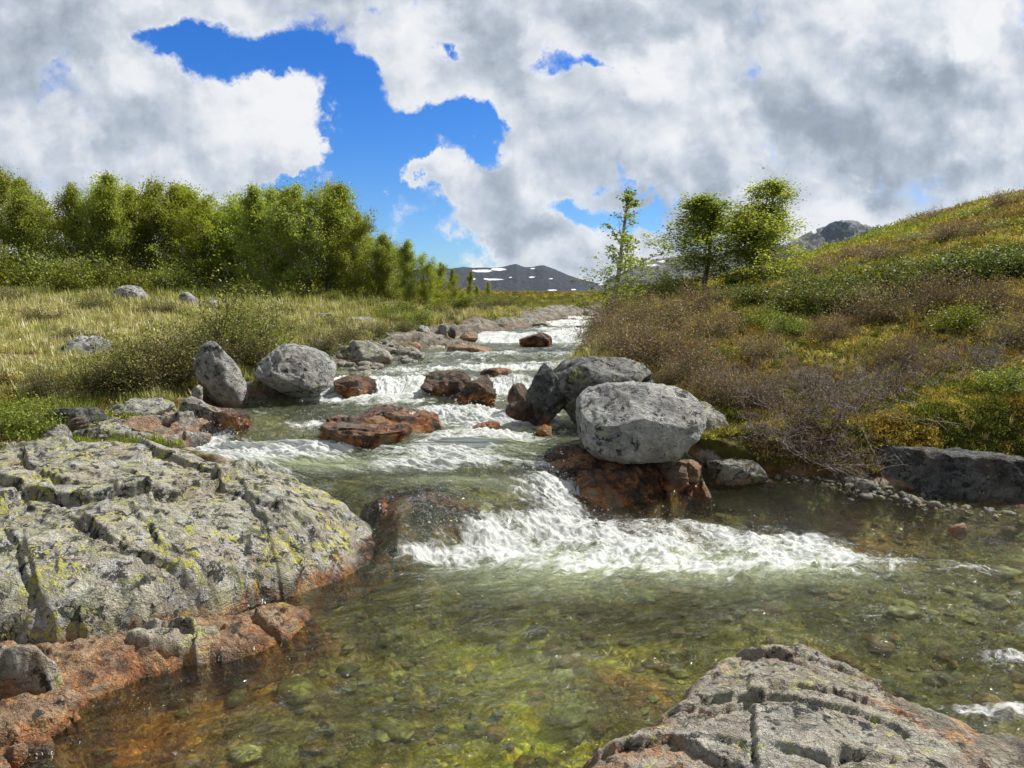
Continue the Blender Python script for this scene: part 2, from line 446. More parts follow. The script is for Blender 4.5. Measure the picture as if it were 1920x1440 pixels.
def rock_mat(name, base=(.30, .30, .28), pale=(.50, .50, .47), dark=(.045, .05, .05), lichen=.5, rust=.5, yellow=(.50, .55, .13), darkamt=.5, wetrock=False, warm=0.0, crack=1.0, mott=.4):
    m, T = new_mat(name)
    tc = T.node('ShaderNodeTexCoord'); oi = T.node('ShaderNodeObjectInfo')
    rnd = T.math('MULTIPLY', oi.outputs['Random'], 23.0)
    P = T.vmath('ADD', tc.outputs['Object'], T.node('ShaderNodeCombineXYZ', {0: rnd, 1: rnd, 2: rnd}).outputs[0])
    wv = T.vmath('MULTIPLY', T.vmath('SUBTRACT', T.noise(P, 7, 4, .6, color=True), (.5, .5, .5)), (.16, .16, .16))
    Pw = T.vmath('ADD', P, wv)
    # mineral base with streaks
    n1 = T.noise(Pw, 3.5, 6, .65)
    n2 = T.noise(Pw, 22, 5, .7)
    n3 = T.noise(P, 90, 3, .7)
    streak = T.noise(T.vmath('MULTIPLY', Pw, (5, 9, 11)), 2.0, 5, .65)
    c = T.mix(T.ss(n1, .35, .65), base, pale)
    c = T.mix(T.ss(streak, .48, .72, 0, .55), c, tuple(b * .55 for b in base))
    wm = (.40, .29, .21)
    c = T.mix(T.math('MULTIPLY', T.ss(T.noise(P, 2.1, 4, .6), .42, .66), .25 + warm), c, wm)
    # crustose lichens: pale grey rosettes, black map lichen, acid yellow
    v1 = T.voro(Pw, 11, out='Color'); vs = T.node('ShaderNodeSeparateColor', {0: v1})
    v2 = T.voro(Pw, 27, out='Color'); v2s = T.node('ShaderNodeSeparateColor', {0: v2})
    mix1 = T.math('ADD', T.math('MULTIPLY', vs.outputs[0], .6), T.math('MULTIPLY', n2, .8))
    c = T.mix(T.ss(mix1, .78, .9, 0, .75 * lichen + .2), c, tuple(min(.62, p * 1.12) for p in pale))
    c = T.mix(T.ss(T.math('ADD', T.math('MULTIPLY', T.noise(Pw, 12, 6, .72, .6), .8), T.math('MULTIPLY', n1, .3)), .52, .62, .0, mott), c, tuple(b * .45 for b in base))
    mix2 = T.math('ADD', T.math('MULTIPLY', T.noise(Pw, 8.5, 8, .70, .25), .78), T.math('MULTIPLY', n2, .22))
    lo = .572 - .052 * darkamt
    c = T.mix(T.ss(mix2, lo, lo + .022, 0, .93), c, dark)
    mixp = T.math('ADD', T.math('MULTIPLY', T.noise(Pw, 13, 6, .7, .2), .8), T.math('MULTIPLY', n3, .2))
    c = T.mix(T.ss(mixp, .56, .59, 0, .35 + .4 * lichen), c, tuple(min(.74, p * 1.15) for p in pale))
    mix3 = T.math('ADD', T.math('MULTIPLY', v2s.outputs[2], .35), T.math('ADD', T.math('MULTIPLY', T.noise(Pw, 4.3, 4, .6), .9), T.math('MULTIPLY', n2, .35)))
    ly = 1.08 - .16 * lichen
    c = T.mix(T.ss(mix3, ly, ly + .03, 0, .85 if lichen > 0 else 0), c, yellow)
    mix4 = T.math('ADD', T.math('MULTIPLY', vs.outputs[2], .5), T.math('MULTIPLY', T.noise(P, 2.6, 4, .6), .9))
    c = T.mix(T.ss(mix4, .80, .9, 0, .5 * lichen), c, (.44, .46, .28))
    c = T.mix(T.ss(n3, .3, .7, .22, 0), c, (.04, .04, .035))
    # cracks
    cr = T.voro(T.vmath('MULTIPLY', Pw, (1.0, 2.0, 2.6)), 2.6, 'DISTANCE_TO_EDGE')
    crk = T.math('MAXIMUM', T.ss(cr, 0.0, .016), 1 - crack)
    c = T.mix(crk, (.05, .04, .03), c)
    # rust and wetness near the waterline
    hw = T.attr('hw')
    rn = T.math('MULTIPLY', T.math('SUBTRACT', T.noise(P, 6, 5, .65), .5), .34)
    hh = T.math('ADD', hw, rn)
    rm = T.math('MULTIPLY', T.ss(hh, .06 + .30 * rust, -.02 + .10 * rust), min(1, .35 + rust))
    rcn = T.math('ADD', T.math('MULTIPLY', T.noise(Pw, 4.2, 4, .6), .75), T.math('MULTIPLY', T.noise(T.vmath('MULTIPLY', Pw, (1, 2.2, 3)), 15, 5, .7), .32))
    rcn = T.math('ADD', rcn, .010)
    rc = T.ramp(rcn, [(.44, (.025, .018, .014)), (.50, (.10, .052, .028)), (.538, (.26, .10, .035)), (.57, (.60, .21, .035)), (.605, (.62, .33, .10)), (.66, (.38, .32, .24))])
    c = T.mix(rm, c, rc)
    wet = T.ss(T.math('ADD', hw, T.math('MULTIPLY', rn, .4)), .09 if not wetrock else .30, .01 if not wetrock else .12)
    c = T.mix(T.math('MULTIPLY', wet, .62), c, T.vmath('MULTIPLY', c, (.58, .52, .48)))
    rough = T.fmix(wet, T.ss(n2, .3, .7, .72, .95), .16)
    h = T.math('ADD', T.math('MULTIPLY', n1, .6), T.math('ADD', T.math('MULTIPLY', n2, .5), T.math('MULTIPLY', n3, .16)))
    h = T.math('ADD', h, T.math('MULTIPLY', streak, .6))
    h = T.math('ADD', h, T.math('MULTIPLY', T.noise(P, 1.9, 8, .72), 1.2))
    h = T.math('ADD', h, T.math('MULTIPLY', crk, .35))
    b = T.bump(h, 1.0, .085)
    p = T.node('ShaderNodeBsdfPrincipled', {'Base Color': c, 'Roughness': rough, 'Normal': b, 'Specular IOR Level': T.fmix(wet, .2, .6)})
    out_surf(T, p.outputs[0])
    return m

def leaf_mat(name, transl=.35, rough=.5, spec=.25, hue_noise=True):
    m, T = new_mat(name)
    c = T.attr('Col', 'Color')
    if hue_noise:
        oi = T.node('ShaderNodeObjectInfo')
        hv = T.node('ShaderNodeHueSaturation', {'Color': c, 'Hue': T.ss(oi.outputs['Random'], 0, 1, .488, .508), 'Saturation': T.ss(oi.outputs['Random'], 0, 1, 1.08, .94), 'Value': T.ss(oi.outputs['Random'], 0, 1, .85, 1.15)})
        c = hv.outputs[0]
    d = T.node('ShaderNodeBsdfPrincipled', {'Base Color': c, 'Roughness': rough, 'Specular IOR Level': spec})
    tr = T.node('ShaderNodeBsdfTranslucent', {'Color': T.vmath('MULTIPLY', c, (1.25, 1.2, .6))})
    mx = T.node('ShaderNodeMixShader', {0: transl, 1: d.outputs[0], 2: tr.outputs[0]})
    out_surf(T, mx.outputs[0])
    return m
def bark_mat(name, a, b, scale=12):
    m, T = new_mat(name)
    P = T.node('ShaderNodeTexCoord').outputs['Object']
    n = T.noise(T.vmath('MULTIPLY', P, (1, 1, 2.5)), scale, 5, .7)
    c = T.mix(T.ss(n, .42, .62), a, b)
    p = T.node('ShaderNodeBsdfPrincipled', {'Base Color': c, 'Roughness': .85, 'Normal': T.bump(n, .5, .01)})
    out_surf(T, p.outputs[0]); return m

M_ROCK = rock_mat('lichen_rock', base=(.34, .33, .30), pale=(.62, .61, .54), lichen=.5, rust=.3, darkamt=.6, crack=.5)
M_BOULD = rock_mat('grey_boulder', base=(.30, .31, .315), pale=(.78, .78, .74), lichen=.2, rust=.12, darkamt=.65, crack=.0, mott=.4)
M_SLAB = rock_mat('yellow_lichen_slab', base=(.42, .40, .32), pale=(.74, .70, .55), lichen=.86, rust=.34, darkamt=1.1, warm=.3, crack=.3, yellow=(.66, .64, .17))
M_SLAB2 = rock_mat('grey_slab', base=(.37, .34, .29), pale=(.64, .60, .50), lichen=.55, rust=.36, darkamt=.6, warm=.35, crack=.3, yellow=(.60, .60, .22))
M_RUST = rock_mat('rust_rock', base=(.10, .07, .055), pale=(.24, .19, .15), lichen=0, rust=.8, darkamt=.7, wetrock=True, warm=.2, crack=.6)
M_PINK = rock_mat('pink_rock', base=(.36, .21, .12), pale=(.58, .42, .28), lichen=.35, rust=.30, darkamt=.5, warm=.45, crack=.4)
M_SHADED = rock_mat('shaded_boulder', base=(.13, .14, .145), pale=(.42, .43, .40), lichen=.25, rust=.15, darkamt=1.0, crack=.0)  # darker boulder rock, with the shade of its front put into the colour
M_DARK = rock_mat('dark_rock', base=(.07, .075, .08), pale=(.26, .28, .28), lichen=.1, rust=.4, darkamt=.85, crack=.3)

def ground_mat():
    m, T = new_mat('ground_material')
    P = T.node('ShaderNodeNewGeometry').outputs['Position']
    hw = T.attr('hw'); sh = T.attr('shore'); dry = T.attr('dry'); tint = T.attr('tint', 'Color')
    wv = T.vmath('MULTIPLY', T.vmath('SUBTRACT', T.noise(P, 4, 4, .6, color=True), (.5, .5, .5)), (.25, .25, .25))
    Pw = T.vmath('ADD', P, wv)
    n1 = T.noise(Pw, 1.1, 6, .65); n2 = T.noise(Pw, 7, 6, .7); n3 = T.noise(P, 45, 4, .7)
    soil = T.ramp(n2, [(.3, (.030, .024, .012)), (.45, (.085, .068, .024)), (.56, (.10, .105, .024)), (.7, (.20, .15, .05))])
    soil = T.mix(T.ss(n1, .42, .6, 0, .8), soil, T.ramp(n2, [(.3, (.02, .03, .008)), (.55, (.07, .085, .016)), (.75, (.19, .17, .04))]))
    straw = T.ramp(T.noise(Pw, 11, 5, .7), [(.3, (.09, .08, .03)), (.5, (.26, .23, .11)), (.72, (.42, .38, .22))])
    soil = T.mix(T.math('MULTIPLY', dry, T.ss(n1, .3, .52)), soil, straw)
    rk = T.ramp(T.noise(Pw, 6, 6, .7), [(.28, (.06, .05, .045)), (.42, (.22, .20, .17)), (.58, (.38, .36, .31)), (.75, (.50, .48, .42))])
    rk = T.mix(T.ss(T.noise(P, 1.6, 5, .6), .54, .68, 0, .6), rk, T.ramp(n2, [(.3, (.08, .03, .02)), (.5, (.26, .12, .06)), (.7, (.42, .27, .17))]))
    c = T.mix(T.ss(T.math('ADD', sh, T.math('MULTIPLY', T.math('SUBTRACT', n2, .5), .9)), .42, .58), soil, rk)
    # rust and dark band near water
    rn = T.math('MULTIPLY', T.math('SUBTRACT', n2, .5), .25)
    band = T.ss(T.math('ADD', hw, rn), .17, .02)
    rust = T.ramp(T.noise(Pw, 5, 6, .7), [(.34, (.03, .018, .012)), (.46, (.13, .06, .03)), (.55, (.30, .15, .07)), (.66, (.36, .29, .22))])
    sy0 = T.node('ShaderNodeSeparateXYZ', {0: P})
    band = T.math('MULTIPLY', band, T.ss(sy0.outputs[1], 9, 13, 1, .35))
    c = T.mix(T.math('MULTIPLY', band, .85), c, rust)
    # the bed: stones with their own colours
    Pb = T.vmath('ADD', Pw, T.vmath('MULTIPLY', T.vmath('SUBTRACT', T.noise(P, 13, 3, .6, color=True), (.5, .5, .5)), (.16, .16, 0)))
    vc = T.voro(Pb, 12, out='Color'); vd = T.voro(Pb, 12)
    vs = T.node('ShaderNodeSeparateColor', {0: vc})
    bed = T.ramp(vs.outputs[0], [(0, (.07, .06, .035)), (.25, (.17, .14, .06)), (.5, (.24, .22, .10)), (.7, (.17, .19, .13)), (.85, (.34, .22, .10)), (1, (.42, .40, .26))])
    bed = T.mix(T.ss(n2, .35, .6, .75, 0), bed, (.10, .07, .03))
    bed = T.mix(.15, bed, (.2, .2, .12))
    bed = T.mix(.9, bed, T.vmath('MULTIPLY', bed, T.vmath('MULTIPLY', tint, (7.6, 7.6, 7.6))))
    bed = T.mix(T.ss(T.noise(P, 2.2, 5, .6), .42, .58, .0, .7), bed, T.vmath('MULTIPLY', bed, (.30, .28, .28)))
    c = T.mix(T.ss(hw, .01, -.05), c, bed)
    wet = T.ss(hw, .08, .01)
    c = T.mix(T.math('MULTIPLY', wet, .45), c, T.vmath('MULTIPLY', c, (.45, .42, .40)))
    # far ground: heath, gets browner
    sy = T.node('ShaderNodeSeparateXYZ', {0: P})
    nf = T.noise(P, .12, 7, .65)
    farc = T.ramp(nf, [(.3, (.03, .035, .012)), (.45, (.07, .08, .02)), (.55, (.12, .12, .035)), (.68, (.15, .11, .05)), (.8, (.25, .23, .18))])
    c = T.mix(T.ss(sy.outputs[1], 30, 60, 0, .7), c, farc)
    h = T.math('ADD', T.math('MULTIPLY', n2, .8), T.math('MULTIPLY', n3, .35))
    h = T.math('ADD', h, T.math('MULTIPLY', vd, T.ss(hw, .0, -.05, 0, -.6)))
    b = T.bump(h, .8, .05)
    b = T.bump(T.noise(Pw, 3.0, 6, .7), T.ss(sy.outputs[1], 9, 14, 0, .9), .30, b)
    p = T.node('ShaderNodeBsdfPrincipled', {'Base Color': c, 'Roughness': T.fmix(wet, .95, .22), 'Normal': b, 'Specular IOR Level': T.fmix(wet, .05, .5)})
    out_surf(T, p.outputs[0]); return m

# ------------------------------------------------------------------ ground
def px_blob_field(x, y, lst, grow_=1.0):
    """sum of gaussians whose centres are water-surface points seen at pixels; radii in metres"""
    r = 0 * x
    for (px, row, rx, ry, ang, wgt) in lst:
        p = Ww(px, row); rx = rx * grow_; ry = ry * grow_
        c, s = math.cos(R(ang)), math.sin(R(ang))
        dx = x - p.x; dy = y - p.y
        a = (dx * c + dy * s) / rx; b = (-dx * s + dy * c) / ry
        r = r + wgt * np.exp(-(a * a + b * b))
    return r

def build_ground():
    ys = np.concatenate([np.linspace(-4, 2.4, 36), np.linspace(2.42, 11, 400), 11 * (1.0042 ** np.arange(1, 320))])
    last = ys[-1]
    ys = np.concatenate([ys, np.geomspace(last * 1.01, 9500, 130)])
    us = np.linspace(-1.15, 1.15, 860)
    Y, U = np.meshgrid(ys, us, indexing='ij')
    X = U * (Y + 6)
    x, y = X.ravel(), Y.ravel()
    z = ground(x, y)
    w = zw(x, np.minimum(y, 24)); d = bankd(x, y)
    hw = np.where(y < 29, z - w, 5.0)
    hw = np.where(d > 2.5, 5.0, hw)
    ext = .30 + .03 * np.clip(y, 0, 25)
    ext = ext + 1.1 * np.exp(-((y - 16) / 5.) ** 2) * (x < xl(y)) + .25 * np.exp(-((y - 7.5) / 2.) ** 2) * (x < xl(y))
    ext = ext + 1.0 * np.exp(-((y - 22.) / 3.) ** 2) * (x < xl(y))
    shore = np.where(y < 29, np.exp(-np.clip(d, 0, 50) / ext), 0) * np.where(x > xr(y), .55, 1)
    dry = sst(-x / np.clip(y, 1, 99), .0, .35) * sst(y, 9, 12) * (1 - sst(y, 24, 34))
    dry = np.maximum(dry, .7 * sst(d, 0, 1) * sst(y, 13, 16) * (1 - sst(y, 19, 26)) * (x < xl(y)))
    # colours of the bed of the pool
    g = np.clip(px_blob_field(x, y, [(1010, 1270, .40, .42, 0, 1.2), (780, 1400, .38, .26, 0, 1.2), (1150, 1130, .8, .4, 0, .6), (950, 1120, .6, .35, 0, .8), (950, 870, .8, .3, 0, .3)]), 0, 1)
    bl = np.clip(px_blob_field(x, y, [(720, 1130, .35, .16, 20, 1.0), (1200, 1260, .25, .12, 0, .5), (1600, 1080, .8, .4, 0, .6)]), 0, 1)
    ru = np.clip(px_blob_field(x, y, [(420, 1230, .4, .25, 0, 1.0), (250, 1330, .4, .35, 0, 1.0), (1180, 1200, .25, .3, 0, .9), (560, 1150, .3, .15, 0, .8), (1150, 920, .6, .3, 0, 1), (1600, 960, .8, .2, 0, .8), (100, 1400, .4, .3, 0, .8)]), 0, 1)
    base = np.array([.22, .22, .135])
    tint = base[None] * np.ones((len(x), 1))
    for mk, colr in ((g, (.66, .70, .13)), (bl, (.11, .14, .17)), (ru, (.46, .21, .07))):
        tint = tint * (1 - mk[:, None]) + np.array(colr)[None] * mk[:, None]
    V = np.stack([x, y, z], 1)
    o = mesh_np('ground', V, grid_faces(len(ys), len(us)), ground_mat(), attrs={'hw': hw, 'shore': shore, 'dry': dry, 'tint': rgba(tint)})
    finish(o, 'heath covered banks and stony stream bed running to the foot of the mountains', 'ground', kind='structure')
build_ground()

# ------------------------------------------------------------------ water
FOAM = [ # px, row, rx, ry (metres), angle, weight
    (470, 862, .45, .10, -12, .7), (590, 862, .5, .08, 0, .6), (820, 870, .5, .12, 0, .6), (890, 812, .45, .2, 0, .6), (1200, 1045, .9, .18, 5, .75), (1000, 1045, .5, .10, 12, .5), (1480, 1045, .4, .1, -8, .4), (740, 700, .5, .2, 0, .5), (1030, 680, .7, .15, 0, .5),
    (1130, 1010, .75, .24, 8, 1.2), (1260, 1015, .5, .2, -5, 1.0), (1420, 1025, .6, .26, -10, 1.25), (1340, 1060, .7, .15, -8, .6), (985, 1008, .40, .11, 20, 1.0), (840, 1038, .35, .05, 20, .9),
    (1500, 1010, .2, .1, 0, .7), (1100, 1060, .7, .25, 0, .55), (1330, 1070, .7, .22, 0, .55), (1620, 1060, .4, .10, -15, .32), (1800, 1060, .3, .10, -15, .5), (1870, 1340, .22, .06, 0, .9), (1900, 1240, .12, .08, 0, .7),
    (1060, 950, .10, .22, 30, .7), (1000, 905, .22, .14, 30, .75), (900, 868, .35, .12, 30, .7), (830, 855, .4, .22, 0, 1.0), (1010, 870, .2, .12, 0, .9), (1050, 905, .2, .1, 0, .7),
    (400, 845, .30, .13, -15, 1.25), (500, 850, .40, .11, 0, 1.2), (600, 850, .4, .12, 0, 1.1), (440, 870, .3, .09, -20, .9), (420, 810, .12, .08, 0, 1.0), (380, 830, .2, .08, 0, 1.0), (585, 800, .15, .12, 0, .9), (640, 840, .2, .1, 0, 1.0), (520, 885, .3, .1, -25, .6),
    (880, 780, .45, .25, -25, 1.3), (950, 795, .4, .18, -10, 1.1), (850, 745, .4, .25, -20, 1.0), (1000, 800, .3, .1, 0, .8), (870, 840, .4, .14, 10, 1.1), (960, 820, .3, .08, 0, .7),
    (700, 730, .6, .35, 10, 1.0), (760, 720, .5, .3, 0, 1.0), (640, 745, .3, .2, 0, .7), (960, 722, .35, .25, 0, 1.0), (820, 692, .6, .2, 0, .5), (970, 690, .8, .2, 0, .7), (930, 665, 1.2, .3, 0, .4),
    (1090, 660, 1, .4, 0, .35), (960, 640, .5, .35, 0, 1.3), (1070, 640, .55, .6, 0, 1.4), (930, 632, .5, .3, 0, 1.1), (1090, 625, .4, .6, 0, 1.2), (1075, 608, .7, .7, 0, 1.2), (1040, 618, .5, .4, 0, .5), (1100, 600, .5, .7, 0, 1.0),
    (1750, 1180, .6, .3, 0, .22), (1860, 1120, .5, .3, 0, .28), (700, 880, .5, .12, 0, .35), (760, 870, .3, .1, 0, .4), (1050, 780, .2, .1, 0, .5), (640, 720, .2, .15, 0, .7)]
MILK = [(1100, 1055, .95, .36, 0, .9), (1320, 1060, .95, .30, -5, .85), (1000, 1100, .5, .2, 0, .3), (650, 870, .8, .25, 0, .8), (900, 840, .7, .3, 0, .8), (900, 790, .5, .3, 0, .8), (850, 900, .6, .15, 0, .5), (1020, 1260, .35, .4, 0, .15), (480, 860, .5, .2, 0, .8), (750, 740, 1, .4, 0, .5), (1450, 1060, .5, .25, 0, .4)]
def water_mat():
    m, T = new_mat('water_material')
    fl = T.attr('flow', 'Vector'); foam = T.attr('foam'); milk = T.attr('milk')
    P = T.node('ShaderNodeNewGeometry').outputs['Position']
    A = T.vmath('MULTIPLY', fl, (1.0, .66, 1))
    wv = T.vmath('MULTIPLY', T.vmath('SUBTRACT', T.noise(fl, 3.5, 3, .6, color=True), (.5, .5, .5)), (.35, .35, 0))
    Aw = T.vmath('ADD', A, wv)
    r1 = T.noise(Aw, 5, 3, .6); r2 = T.noise(T.vmath('MULTIPLY', Aw, (.8, 1.5, 1)), 17, 4, .65, 1.2); r3 = T.noise(Aw, 60, 3, .6)
    f3 = T.noise(Aw, 42, 4, .7)
    h = T.math('ADD', T.math('MULTIPLY', r1, 1.3), T.math('ADD', T.math('MULTIPLY', r2, .6), T.math('MULTIPLY', r3, .17)))
    b = T.bump(h, .95, .085)
    # foam pattern: lacy filaments plus solid froth
    f1 = T.noise(Aw, 9, 7, .72, .8)
    f2 = T.math('ABSOLUTE', T.math('SUBTRACT', T.noise(Aw, 6.5, 6, .65, .5), .5))
    lace = T.ss(f2, .10, .0)
    k = T.math('ADD', foam, T.math('MULTIPLY', T.math('SUBTRACT', f1, .5), 2.4))
    k = T.math('ADD', k, T.math('MULTIPLY_ADD', lace, .22, -.08))
    k = T.math('ADD', k, T.math('MULTIPLY', T.math('SUBTRACT', f3, .5), 1.3))
    ff = T.math('MULTIPLY', T.ss(k, .45, 1.25), T.ss(foam, .06, .22))
    fres = T.node('ShaderNodeFresnel', {'IOR': 1.333, 'Normal': b}).outputs[0]
    fres = T.math('MULTIPLY', fres, 1.0, clamp=True)
    tr0 = T.node('ShaderNodeBsdfTransparent', {'Color': (.90, .96, .72, 1)})
    rf = T.node('ShaderNodeBsdfRefraction', {'Color': (.94, .99, .76, 1), 'IOR': 1.333, 'Roughness': 0.0, 'Normal': b})
    tr = T.node('ShaderNodeMixShader', {0: .16, 1: tr0.outputs[0], 2: rf.outputs[0]})
    dm = T.node('ShaderNodeBsdfDiffuse', {'Color': (.50, .58, .34, 1), 'Normal': b})
    body = T.node('ShaderNodeMixShader', {0: T.math('MULTIPLY', milk, T.ss(f1, .2, .7, .25, .9)), 1: tr.outputs[0], 2: dm.outputs[0]})
    gl = T.node('ShaderNodeBsdfGlossy', {'Color': (1, 1, 1, 1), 'Roughness': .06, 'Normal': b})
    wa = T.node('ShaderNodeMixShader', {0: fres, 1: body.outputs[0], 2: gl.outputs[0]})
    fb = T.bump(T.math('ADD', T.voro(Aw, 34), T.noise(Aw, 70, 4, .75)), .7, .014)
    fd = T.node('ShaderNodeBsdfPrincipled', {'Base Color': (.82, .85, .84, 1), 'Roughness': .6, 'Normal': fb})
    ft = T.node('ShaderNodeBsdfTranslucent', {'Color': (.75, .82, .78, 1)})
    fo = T.node('ShaderNodeMixShader', {0: .3, 1: fd.outputs[0], 2: ft.outputs[0]})
    mx = T.node('ShaderNodeMixShader', {0: ff, 1: wa.outputs[0], 2: fo.outputs[0]})
    out_surf(T, mx.outputs[0])
    return m
def water_z(x, y, foam, s, t):
    z = zw(x, y)
    calm = .012 * fb2(t * 4, s * 2.2, 3, 31) + .008 * fb2(t * 12, s * 5, 3, 33)
    sc = np.clip(1.3 - y / 30, .5, 1.2)
    def bil(f, k, o): return np.abs(fb2(t * f, s * f * .8, o, k)) * 2 - .35
    rough = (.07 * fb2(t * 3.0, s * 2.4, 3, 35) + .045 * fb2(t * 8, s * 6.5, 3, 37) + .022 * bil(16, 41, 2) + .012 * bil(38, 45, 2)) * np.clip(foam, 0, 1.2)
    swell = .028 * np.sin(s * 5.2 + 1.5 * fb2(t * 1.2, s * 1.2, 2, 39)) * np.clip(foam * 1.5 + .15, 0, 1)
    return z + (calm * 1.4 + rough + swell) * sc + .03 * np.clip(foam, 0, 1)
def build_water():
    ys = np.concatenate([np.linspace(-4, 2.3, 40), np.linspace(2.32, 9, 540), np.linspace(9.02, 15, 270), np.linspace(15.03, 28, 260)])
    ts = np.linspace(0, 1, 520)
    Y, Tt = np.meshgrid(ys, ts, indexing='ij')
    L = xl(Y) - .45; Rr = xr(Y) + .45
    # a step in the bank lines would fold the sheet; the sheet simply follows them
    X = L + (Rr - L) * Tt
    x, y = X.ravel(), Y.ravel()
    wid = (Rr - L).ravel()
    foam = np.clip(px_blob_field(x, y, FOAM, 1.28) * (1.28 + .35 * sst(y, 7, 9)), 0, 1.3)
    foam = foam * (.75 + .5 * fb2(x * 2.4, y * 2.4, 3, 51))
    fy = fall_y(x)
    st = .16 * np.exp(-((y - fy + .05) / .3) ** 2) * sst(x, .05, .25) * (1 - sst(x, .75, .95))
    foam = np.clip(foam + st, 0, 1.35)
    far = .34 * sst(y, 6.8, 7.5) + .10 * sst(y, 9, 13); foam = foam + far * (fb2(x * 1.2, y * 2.5, 3, 53) + .7)
    milk = np.clip(px_blob_field(x, y, MILK), 0, .95)
    milk = np.clip(milk + .16 * sst(y, 6.4, 9), 0, 1)
    t = (Tt.ravel() - .5) * (2.2 + .25 * wid); s = y * 1.0 + .35 * np.abs(Tt.ravel() - .5) * wid * .5
    z = water_z(x, y, foam, s, t)
    V = np.stack([x, y, z], 1)
    g = ground(x, y, fine=False)
    F = grid_faces(len(ys), len(ts))
    hid = (g > z + .12)
    keep = ~hid[F].all(1)
    V2, F2, at = compact(V, F[keep], {'foam': foam, 'milk': milk, 'flow': np.stack([t, s, 0 * s], 1)})
    o = mesh_np('water', V2, F2, water_mat(), attrs=at)
    finish(o, 'clear greenish mountain stream tumbling over steps with white foam', 'water', kind='structure')
build_water()

# ------------------------------------------------------------------ boulders and bedrock
import bmesh
def unit_ico(sub):
    bm = bmesh.new(); bmesh.ops.create_icosphere(bm, subdivisions=sub, radius=1)
    V = np.array([v.co[:] for v in bm.verts]); F = np.array([[l.vert.index for l in f.loops] for f in bm.faces]); bm.free()
    return V, F
ICO = {s: unit_ico(s) for s in (2, 3, 4, 5, 6)}
ROCKS = []
def rock(label, px0, px1, r0, r1, y, mat, seed, name='boulder', depth=.85, e=2.6, cuts=7, rough=.05, sink=.25, rz=0.0, co=(.62, .9), layer=.035, ljit=.0, sub=None, lean=0.0, group=None, tilt=0.0, flat=0.0, cat=None, ymin=None):
    if mat is M_RUST: layer = .085
    cx, rm = (px0 + px1) / 2, (r0 + r1) / 2
    hpx = (r1 - r0) * (1 + sink); rm2 = r0 + hpx / 2
    c = W(cx, rm2, y)
    dist = y / CP
    w = (px1 - px0) / FPX * y * 1.0
    app = hpx / FPX * y / 2
    a = math.atan2(CAM_H - c.z, y)
    d = w * depth
    h2 = max(app * .55, math.sqrt(max(app ** 2 - (d / 2 * math.sin(a)) ** 2, 0)) / math.cos(a))
    if sub is None:
        sub = 6 if (px1 - px0) > 120 else (5 if (px1 - px0) > 45 else 4)
    D, F = ICO[sub]
    rng = np.random.default_rng(seed)
    e = min(e, 2.2 + (e - 2.2) * .6); r = (np.abs(D) ** e).sum(1) ** (-1 / e)
    P = D * r[:, None]
    for k in range(cuts + (6 if co[0] < .7 else 0)):
        n = rng.normal(size=3); n /= np.linalg.norm(n); o = rng.uniform(*co)
        q = P @ n; P = P - np.clip(q - o, 0, 9)[:, None] * n * .92
    if flat: P[:, 2] = np.where(P[:, 2] > flat, flat + (P[:, 2] - flat) * .15, P[:, 2])
    mx = np.abs(P).max(0); P = P / mx
    P = P * np.array([w / 2, d / 2, h2])
    P[:, 0] += lean * P[:, 2]
    sz = min(w, h2 * 2, d)
    nrm = D / np.linalg.norm(D, axis=1)[:, None]
    q = P / max(sz, .05)
    P = P + nrm * (sz * rough * (1.8 * fb3(q * 1.4 + seed, 3, 1) + 1.1 * fb3(q * 4 + seed, 5, 5, ridged=True) - .2))[:, None]
    ln = rng.normal(size=3) * .35 + np.array([.25, -.2, 1]); ln /= np.linalg.norm(ln)
    tt = q @ ln * 5.5 + .8 * fb3(q * 1.6 + seed, 3, 12)
    fr = tt - np.floor(tt)
    P = P + nrm * (sz * layer * (fr ** 1.6 - .5) * (.4 + .9 * np.abs(pn3(q * 1.3 + seed, 14))))[:, None]
    # bedding planes
    P = P + nrm * (sz * rough * .35 * np.abs(pn3(q * np.array([1.5, 2, 9]) + seed, 8)))[:, None] * -1
    if tilt:
        ct, stn = math.cos(tilt), math.sin(tilt); P = np.stack([P[:, 0] * ct - P[:, 2] * stn, P[:, 1], P[:, 0] * stn + P[:, 2] * ct], 1)
    cz, sz_ = math.cos(rz), math.sin(rz)
    if rz: P = np.stack([P[:, 0] * cz - P[:, 1] * sz_, P[:, 0] * sz_ + P[:, 1] * cz, P[:, 2]], 1)
    if bankd(np.array([c.x]), np.array([c.y]))[0] > .4:
        gg = float(ground(np.array([c.x]), np.array([c.y]), fine=False)[0])
        if c.z - h2 > gg - .35 * h2: c.z = gg + .62 * h2
    base = np.array([c.x, c.y, c.z - h2])
    Vw = P + np.array([c.x, c.y, c.z])
    near = (bankd(np.array([c.x]), np.array([c.y]))[0] < .9) and y < 27
    hw = Vw[:, 2] - zw(Vw[:, 0], Vw[:, 1]) if near else np.full(len(Vw), 5.0)
    o = mesh_np(name, Vw - base, F, mat, loc=tuple(base), attrs={'hw': hw})
    finish(o, label, cat or ('boulder' if name == 'boulder' else 'rock'), group)
    ROCKS.append((c.x, c.y, w / 2, d / 2))
    return o

